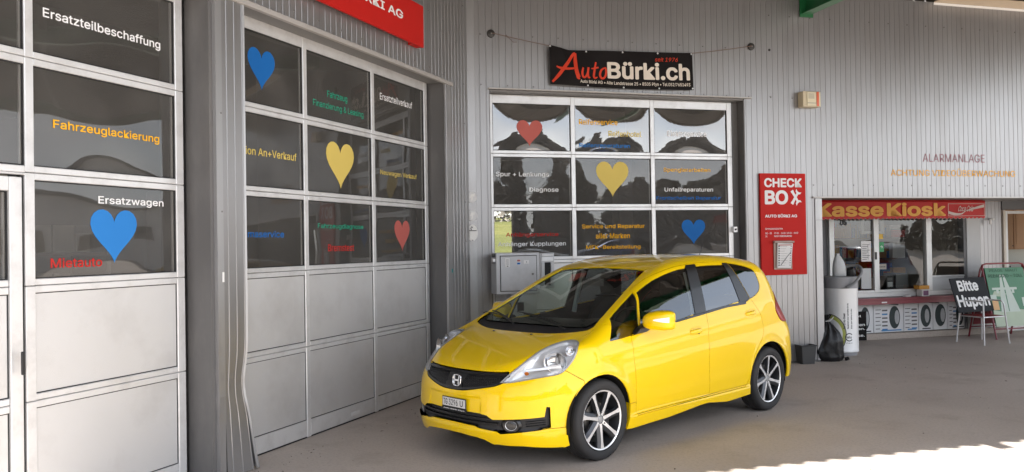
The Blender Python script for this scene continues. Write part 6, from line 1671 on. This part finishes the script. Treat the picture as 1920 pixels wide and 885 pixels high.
# bin bag
from mathutils import noise as mnoise
bgx = thing('rubbish_bag', 'knotted shiny black rubbish bag slumped against the silver bin', 'bag', T(4.26, 11.08, 0) @ Matrix.Scale(.93, 4))
mat('bag_black', (.010, .010, .011), .38, spec=.35, var=.2, bump=.4, bscale=14, bdist=.01)
mb = MB(); nj, nk = 34, 56
for j in range(nj + 1):
    t = j / nj; z = .66 * t ** .9
    rad = .225 * (1 - .10 * t) * math.sqrt(max(0.0, 1 - (max(0, t - .12) / .88) ** 1.7)) if t < .80 else 0
    prof = [(0, .20), (.06, .235), (.2, .24), (.4, .215), (.6, .165), (.75, .10), (.84, .045), (.88, .032), (.92, .045), (1, .075)]
    for a_, b_ in zip(prof, prof[1:]):
        if a_[0] <= t <= b_[0]: u = (t - a_[0]) / (b_[0] - a_[0]); rad = a_[1] * (1 - u) + b_[1] * u
    for k in range(nk):
        th = 2 * math.pi * k / nk
        fold = 1 + (.03 + .13 * max(0, t - .3)) * math.sin(th * 11 + 2.5 * math.sin(z * 7) + 2 * mnoise.noise(Vector((math.cos(th) * 2, math.sin(th) * 2, z * 3)))) + .14 * mnoise.noise(Vector((math.cos(th) * 1.3, math.sin(th) * 1.3, z * 4)))
        mb.v.append((rad * fold * math.cos(th) + .05 * t * 0 - .02 * t, rad * fold * math.sin(th) * .8, z))
for j in range(nj):
    for k in range(nk): a = j * nk + k; b = j * nk + (k + 1) % nk; mb.f.append((a, b, b + nk, a + nk))
mb.f.append(tuple(range(nk - 1, -1, -1))); mb.build('bag_body', 'bag_black', bgx, smooth=True)
MB().tube([(-.045, -.04, .57), (-.02, -.052, .575), (.02, -.045, .575), (.05, -.03, .60), (.075, -.03, .63)], .006, 6).build('tie', 'white', bgx, smooth=True)
MB().tube([(.22, -.06, .02), (.26, -.08, .035), (.28, -.06, .02)], [.03, .025, .012], 8).build('bag_corner', 'bag_black', bgx, smooth=True)
bk = thing('bucket', 'small square dark grey plastic bucket on the floor behind the car', 'bucket', T(3.86, 10.83, 0) @ Matrix.Rotation(R(12), 4, 'Z'))
mat('bucket_grey', (.055, .055, .055), .5)
mb = MB(); 
for z, a, in ((0, .088), (.235, .108), (.237, .116), (.25, .116), (.25, .106), (.02, .082)):
    for sx, sy in ((-1, -1), (1, -1), (1, 1), (-1, 1)): mb.v.append((sx * a, sy * a * .92, z))
for j in range(5):
    for k in range(4): a = j * 4 + k; b = j * 4 + (k + 1) % 4; mb.f.append((a, b, b + 4, a + 4))
mb.f += [(3, 2, 1, 0), (20, 21, 22, 23)]; mb.build('bucket_body', 'bucket_grey', bk, bevel=.006)

# ================================================================ CHAIR WITH BOARD, TOLL A-BOARD
L1, L2, L3, L4 = Vector((6.935, 12.80, 0)), Vector((7.09, 12.31, 0)), Vector((7.59, 12.51, 0)), Vector((7.46, 13.02, 0))
cc = (L1 + L2 + L3 + L4) / 4; bk_ = ((L1 + L4) / 2 - (L2 + L3) / 2).normalized(); sd_ = Vector((bk_.y, -bk_.x, 0))
ch = thing('metal_chair', 'tubular chair with a dark red seat holding the Bitte Hupen board', 'chair', T(cc.x, cc.y, 0))
mat('tube_steel', (.66, .66, .66), .4, .3); mat('seat_red', (.22, .012, .015), .5)
def lc(v): return tuple(Vector(v) - cc)
def up(v, f, z):   # from a foot towards the chair middle
    q = v.lerp(cc, f); return Vector((q.x, q.y, z))
for a, b in ((L1, L2), (L4, L3)):
    pts = [a, up(a, .10, .32), up(a, .17, .56), up(a, .20, .62), up(a, .26, .655), up(b, .26, .655), up(b, .20, .62), up(b, .17, .56), up(b, .10, .32), b]
    MB().tube([lc(p) for p in pts], .0115, 8).build('leg_frame', 'tube_steel', ch, smooth=True)
q_ = [up(v, .16, .415) for v in (L1, L2, L3, L4)]
MB().tube([lc(p) for p in q_], .010, 7, close=True).build('seat_frame', 'tube_steel', ch, smooth=True)
mb = MB(); n = 12
for j in range(n + 1):
    for i in range(n + 1):
        u, v = i / n, j / n; p = (q_[1] * (1 - u) + q_[2] * u) * (1 - v) + (q_[0] * (1 - u) + q_[3] * u) * v
        mb.v.append(lc((p.x, p.y, .428 - .018 * math.sin(math.pi * u) * math.sin(math.pi * v) - (.012 if v == 0 else 0))))
for j in range(n):
    for i in range(n): a = j * (n + 1) + i; mb.f.append((a, a + 1, a + n + 2, a + n + 1))
o = mb.build('seat', 'seat_red', ch, smooth=True); sm = o.modifiers.new('thick', 'SOLIDIFY'); sm.thickness = .012
MB().tube([lc(p) for p in (up(L1, .17, .42), up(L1, .08, .75), up(L1, .16, .80), up(L4, .16, .80), up(L4, .08, .75), up(L4, .17, .42))], .0105, 7).build('back_frame', 'tube_steel', ch, smooth=True)
# board leaning on the chair back
bo = thing('hand_board', 'dark grey board reading Bitte Hupen leaning on the red chair', 'sign')
TL, TR, BR_, BL = Vector((6.851, 12.828, .989)), Vector((7.538, 13.029, 1.001)), Vector((7.518, 12.775, .485)), Vector((6.861, 12.580, .474))
ex_ = (BR_ - BL); ey_ = (TL - BL); nn_ = ex_.cross(ey_).normalized()
def bpt(u, v, d=0.0): return tuple(BL + ex_ * u + ey_ * v + nn_ * d - BL)
mb = MB(); mb.v = [bpt(u, v, d) for d in (-.006, .006) for u, v in ((0, 0), (1, 0), (1, 1), (0, 1))]; mb.f = [(3, 2, 1, 0), (4, 5, 6, 7), (0, 1, 5, 4), (1, 2, 6, 5), (2, 3, 7, 6), (3, 0, 4, 7)]
bo.matrix_world = T(*BL); mat('slate', (.032, .034, .037), .7, spec=.15, var=.15); mb.build('board', 'slate', bo)
fr_ = 1 if nn_.y < 0 else -1
lettering('lettering', 'Bitte', 'white', bo, lambda u, v: bpt(.17 + .58 * u, .60 + .33 * v, fr_ * .0075), .03)
lettering('lettering', 'Hupen', 'white', bo, lambda u, v: bpt(.05 + .90 * u, .06 + .44 * v, fr_ * .0075), .03)
# toll board
A0 = Vector((7.679, 12.99, 0)); exa = Vector((.966, .26, 0)).normalized(); ba = Vector((-exa.y, exa.x, 0))
tb = thing('a_board', 'green motorway toll poster in a red tubular A-frame at the right edge', 'a-board', T(A0.x, A0.y, 0))
mat('frame_red', (.20, .015, .025), .4, coat=.2); mat('poster_green', (.06, .20, .11), .5, var=.15, vscale=3); mat('poster_pale', (.38, .46, .34), .5, var=.12, vscale=5); mat('poster_white', (.46, .54, .48), .5); mat('poster_dark', (.012, .09, .04), .5); mat('poster_orange', (.6, .35, .15), .5)
lean = math.tan(R(13))
def ap(u, z, d=0.0, s=1): p = exa * u + ba * (lean * z * s + d) + (Vector((0, 0, z))); p += exa * (-.0 * z); return (p.x - .20 * z * 0, p.y, p.z)
H_ = 1.20; Wd_ = .86
for s, off in ((1, 0.0), (-1, 2 * lean * H_)):
    def fp(u, z): p = exa * u + ba * (off + s * lean * z) + Vector((0, 0, z)); return tuple(p)
    MB().tube([fp(0, 0), fp(0, H_ - .09), fp(.03, H_ - .02), fp(.10, H_), fp(Wd_ - .10, H_), fp(Wd_ - .03, H_ - .02), fp(Wd_, H_ - .09), fp(Wd_, 0)], .014, 8).build('tube_frame', 'frame_red', tb, smooth=True)
    MB().tube([fp(.014, .16), fp(Wd_ - .014, .16)], .010, 7).build('cross_tube', 'frame_red', tb)
    mb = MB(); w0, w1, z0, z1 = .045, Wd_ - .045, .20, H_ - .07
    for dd in (-.006, .006):
        for u, z in ((w0, z0), (w1, z0), (w1, z1), (w0, z1)): q2 = Vector(fp(u, z)) + ba * dd; mb.v.append(tuple(q2))
    mb.f = [(0, 1, 2, 3), (7, 6, 5, 4), (0, 4, 5, 1), (1, 5, 6, 2), (2, 6, 7, 3), (3, 7, 4, 0)]
    mb.build('poster_panel', 'poster_green' if s == 1 else 'frame_red', tb)
def pp(u, v, d=.008): z = .20 + (H_ - .27) * v; q3 = exa * (.045 + (Wd_ - .09) * u) + ba * (lean * z) + Vector((0, 0, z)) - ba * d; return tuple(q3)
def pq(nm, m, P, d=.008): mb = MB(); mb.v = [pp(u, v, d) for u, v in P]; mb.f = [tuple(range(len(P)))]; return mb.build(nm, m, tb)
pq('field_picture', 'poster_pale', [(0, 0), (1, 0), (1, .26), (.6, .28), (.3, .24), (0, .28)]); pq('cloud_picture', 'poster_pale', [(.05, .52), (.12, .60), (.3, .60), (.42, .55), (.35, .50)], .0085)
pq('road_picture', 'poster_white', [(.20, .24), (.40, .24), (.385, .88), (.345, .88)], .009); pq('road_picture', 'poster_white', [(.42, .24), (.70, .24), (.455, .88), (.42, .88)], .009)
pq('bridge_picture', 'poster_white', [(.08, .62), (.72, .62), (.72, .66), (.08, .66)], .0095); pq('bridge_picture', 'poster_white', [(.18, .56), (.24, .56), (.24, .62), (.18, .62)], .0095); pq('bridge_picture', 'poster_white', [(.58, .56), (.64, .56), (.64, .62), (.58, .62)], .0095)
pq('vignette_picture', 'poster_orange', [(0.02, .28), (.17, .28), (.17, .46), (.02, .46)], .0098); pq('vignette_picture', 'poster_white', [(0.0, .46), (.15, .46), (.15, .54), (.0, .54)], .0098); pq('caption_panel', 'poster_white', [(.80, .33), (.99, .33), (.99, .48), (.80, .48)], .009)
lettering('lettering', 'PEAGE  MAUT', 'poster_dark', tb, lambda u, v: pp(.10 + .75 * u, .95 + .035 * v, .009) if 0 else pp(.10 + .75 * u, .93 + .05 * v, .009), .01)
lettering('lettering', 'PEDAGGIO - TOLL', 'poster_dark', tb, lambda u, v: pp(.05 + .9 * u, .83 + .06 * v, .0105), .012)
# ================================================================ SURROUNDINGS
mb = MB(); rd = random.Random(21)   # dead leaves, grit and chips blown against the walls and left on the slab
for k in range(230):
    if k < 120: p = WC @ Vector((rd.uniform(5.9, 11.5), -abs(rd.gauss(0, .22)) - .02, 0)) if k % 2 else WA @ Vector((rd.uniform(4.8, 8.6), -abs(rd.gauss(0, .16)) - .26, 0))
    else: p = Vector((rd.uniform(-1.6, 7), rd.uniform(5.3, 11), 0))
    s = rd.uniform(.003, .009) if k % 11 else rd.uniform(.010, .022); a = rd.uniform(0, 6.28); h_ = rd.uniform(.003, .010)
    c1, s1_ = math.cos(a) * s, math.sin(a) * s
    mb.quad((p.x - c1, p.y - s1_, .001), (p.x + s1_ * .6, p.y - c1 * .6, h_), (p.x + c1, p.y + s1_, .002), (p.x - s1_ * .6, p.y + c1 * .6, h_ * .6))
mat('litter', (.055, .04, .03), .9, var=.5); tag(mb.build('ground_litter', 'litter', kind='stuff'), 'scattered dark leaf scraps and grit on the forecourt concrete', 'litter')
def fuel_pump(x, y, rot, label):
    r = thing('fuel_pump', label, 'fuel pump', T(x, y, 0) @ Matrix.Rotation(R(rot), 4, 'Z'), 'fuel pumps on the island to the right')
    box('plinth', 'concrete', r, -.55, .55, -.35, .35, 0, .12, bevel=.02); box('pump_body', 'paper', r, -.45, .45, -.25, .25, .12, 1.55, bevel=.03, segs=2)
    box('lower_panel', 'sign_red', r, -.40, .40, -.262, -.251, .18, .85, bevel=.004); box('display', 'black', r, -.30, .30, -.262, -.251, 1.05, 1.38, bevel=.004)
    for s in (-.22, 0, .22):
        MB().tube([(s, -.27, 1.0), (s + .02, -.36, .7), (s + .02, -.36, .4), (s - .04, -.30, .35), (s - .08, -.27, .6), (s - .08, -.26, .9)], .014, 7).build('hose', 'black', r, smooth=True)
        box('nozzle', 'black', r, s - .02, s + .02, -.30, -.27, .86, 1.0, bevel=.006)
    for s in (-.40, .40): box('canopy_post', 'jamb', r, s - .03, s + .03, -.03, .03, 1.55, 2.1)
    box('header_sign', 'sign_red', r, -.5, .5, -.06, .06, 2.1, 2.4, bevel=.01)
fuel_pump(10.6, 3.6, 15, 'first red and white fuel pump, outside the picture to the right'); fuel_pump(13.6, 4.6, 15, 'second red and white fuel pump, farther out to the right')
bl = thing('reflector_building', 'long white building with a row of dark windows, added out of view to be mirrored in the car', 'building', T(46, -6, 0))  # added out of view: gives a bright white band mirrored in the car windows
box('wall', 'white', bl, 0, 10, 0, 34, 0, 5.2); box('roof', 'jamb', bl, -.4, 10.4, -.4, 34.4, 5.2, 5.5)
for k in range(8): box('window', 'black', bl, -.05, -.003, 1.5 + k * 4.1, 3.4 + k * 4.1, 1.6, 3.0)
def hill(name, m, x0, x1, y0, y1, prof, n=60, k=30, amp=.4):
    mb = MB()
    for j in range(k + 1):
        v = j / k; y = y0 + (y1 - y0) * v
        for i in range(n + 1):
            x = x0 + (x1 - x0) * i / n
            mb.v.append((x, y, prof(v, x) + amp * v * mnoise.noise(Vector((x * .02, y * .02, 0)))))
    for j in range(k):
        for i in range(n): a = j * (n + 1) + i; q = (a, a + 1, a + n + 2, a + n + 1); mb.f.append(q if y1 > y0 else q[::-1])
    return struct(mb.build(name, m, smooth=True))
hill('meadow_hill', 'grass', -60, 24, 26, 110, lambda v, x: .3 * 0 + 5.4 * v)
def tree_mesh(seed, h=9.0, leaves=False):
    rd = random.Random(seed); mb = MB(); tips = []
    def grow(p, d, L, r, lv):
        n = 3; pts = [p]; q = p.copy(); dd = d.copy()
        for i in range(n):
            dd = (dd + Vector((rd.uniform(-.22, .22), rd.uniform(-.22, .22), rd.uniform(-.05, .15)))).normalized(); q = q + dd * L / n; pts.append(q.copy())
        mb.tube([tuple(a) for a in pts], [r, r * .88, r * .75, r * .6], 5 if lv < 2 else 3, caps=False)
        if lv >= 5: tips.append(q); return
        for i in range(3 if lv < 4 else 2):
            s = rd.uniform(.45, 1.0); b = pts[max(1, min(n, int(s * n + .5)))]
            nd = (dd + Vector((rd.uniform(-1, 1), rd.uniform(-1, 1), rd.uniform(-.1, .7))) * .8).normalized()
            grow(b, nd, L * rd.uniform(.6, .8), r * .55, lv + 1)
    grow(Vector((0, 0, 0)), Vector((0, 0, 1)), h * .32, h * .022, 0)
    return mb, tips
tm_b, tips = tree_mesh(3)
base_me = tm_b.build('tmp', 'bark'); bare_mesh = base_me.data; bpy.data.objects.remove(base_me)
nt_ = [(-14, -33, 1.25), (-8, -30, 1.1), (-3.5, -36, 1.4), (3, -31, .9), (9, -34, 1.15), (-21, -40, 1.3), (16, -42, 1.2), (24, -38, 1.0), (-29, -35, 1.3), (33, -45, 1.4), (-12, 46, .8), (2, 50, .9), (9, 47, .75), (14, 52, .9), (21, 49, .8)]
mat('bark_pale', (.13, .11, .09), .9)
trunk = MB().lathe([(.22, -.3), (.17, .6), (.15, 1.6)], 9); trunk_o = trunk.build('tmp2', 'bark', smooth=True); trunk_me = trunk_o.data; bpy.data.objects.remove(trunk_o)
for i, (x, y, s) in enumerate(nt_):
    t = thing('bare_tree', ('leafless tree on the meadow behind the workshop, seen through its rear windows' if y > 0 else 'tall leafless tree behind the camera, mirrored in the door panes'), 'tree', T(x, y, -.02) @ Matrix.Rotation(i * 1.9, 4, 'Z') @ Matrix.Scale(s, 4), 'bare trees around the forecourt')
    for nm, me in (('crown', bare_mesh), ('trunk', trunk_me)):
        o = bpy.data.objects.new(nm, me); COL.objects.link(o); o.parent = t
def wood(name, label, a0, a1, b, h, z0, along='x', per=520, seed=11):
    mb = MB(); x = a0; rd = random.Random(seed)
    while x < a1:
        hh = h * rd.uniform(.55, 1.1); w = rd.uniform(2.4, 4.6); yy = b + rd.uniform(-2, 2)
        for k in range(per):
            a = rd.uniform(0, 6.28); zz = rd.random() ** .8; rr = w * .6 * math.sqrt(rd.random()) * (1.05 - zz * .6)
            c = (x + rr * math.cos(a), yy + rr * math.sin(a)); c = Vector((c[0], c[1], z0 + .1 + hh * zz)) if along == 'x' else Vector((c[1], c[0], z0 + .1 + hh * zz)); s = rd.uniform(.15, .42)
            d1_ = Vector((rd.uniform(-1, 1), rd.uniform(-1, 1), rd.uniform(-1, 1))).normalized() * s; d2_ = Vector((rd.uniform(-1, 1), rd.uniform(-1, 1), rd.uniform(-1, 1))).normalized() * s
            mb.quad(c - d1_, c - d2_, c + d1_, c + d2_)
        x += w * .6
    o = mb.build(name, 'twigs', kind='stuff'); tag(o, label, 'wood'); return o
wood('hedgerow', 'dark hedgerow across the road, mirrored in the door panes', -75, 60, -40, 10.0, 0, per=1300)
wood('hedgerow', 'low hedgerow east of the forecourt, mirrored in the nearest door', -40, 60, 88, 4.6, 0, 'y', seed=5, per=350)
wood('far_wood', 'wood at the top of the meadow behind the workshop', -40, 40, 92, 11, 3.6, seed=8)
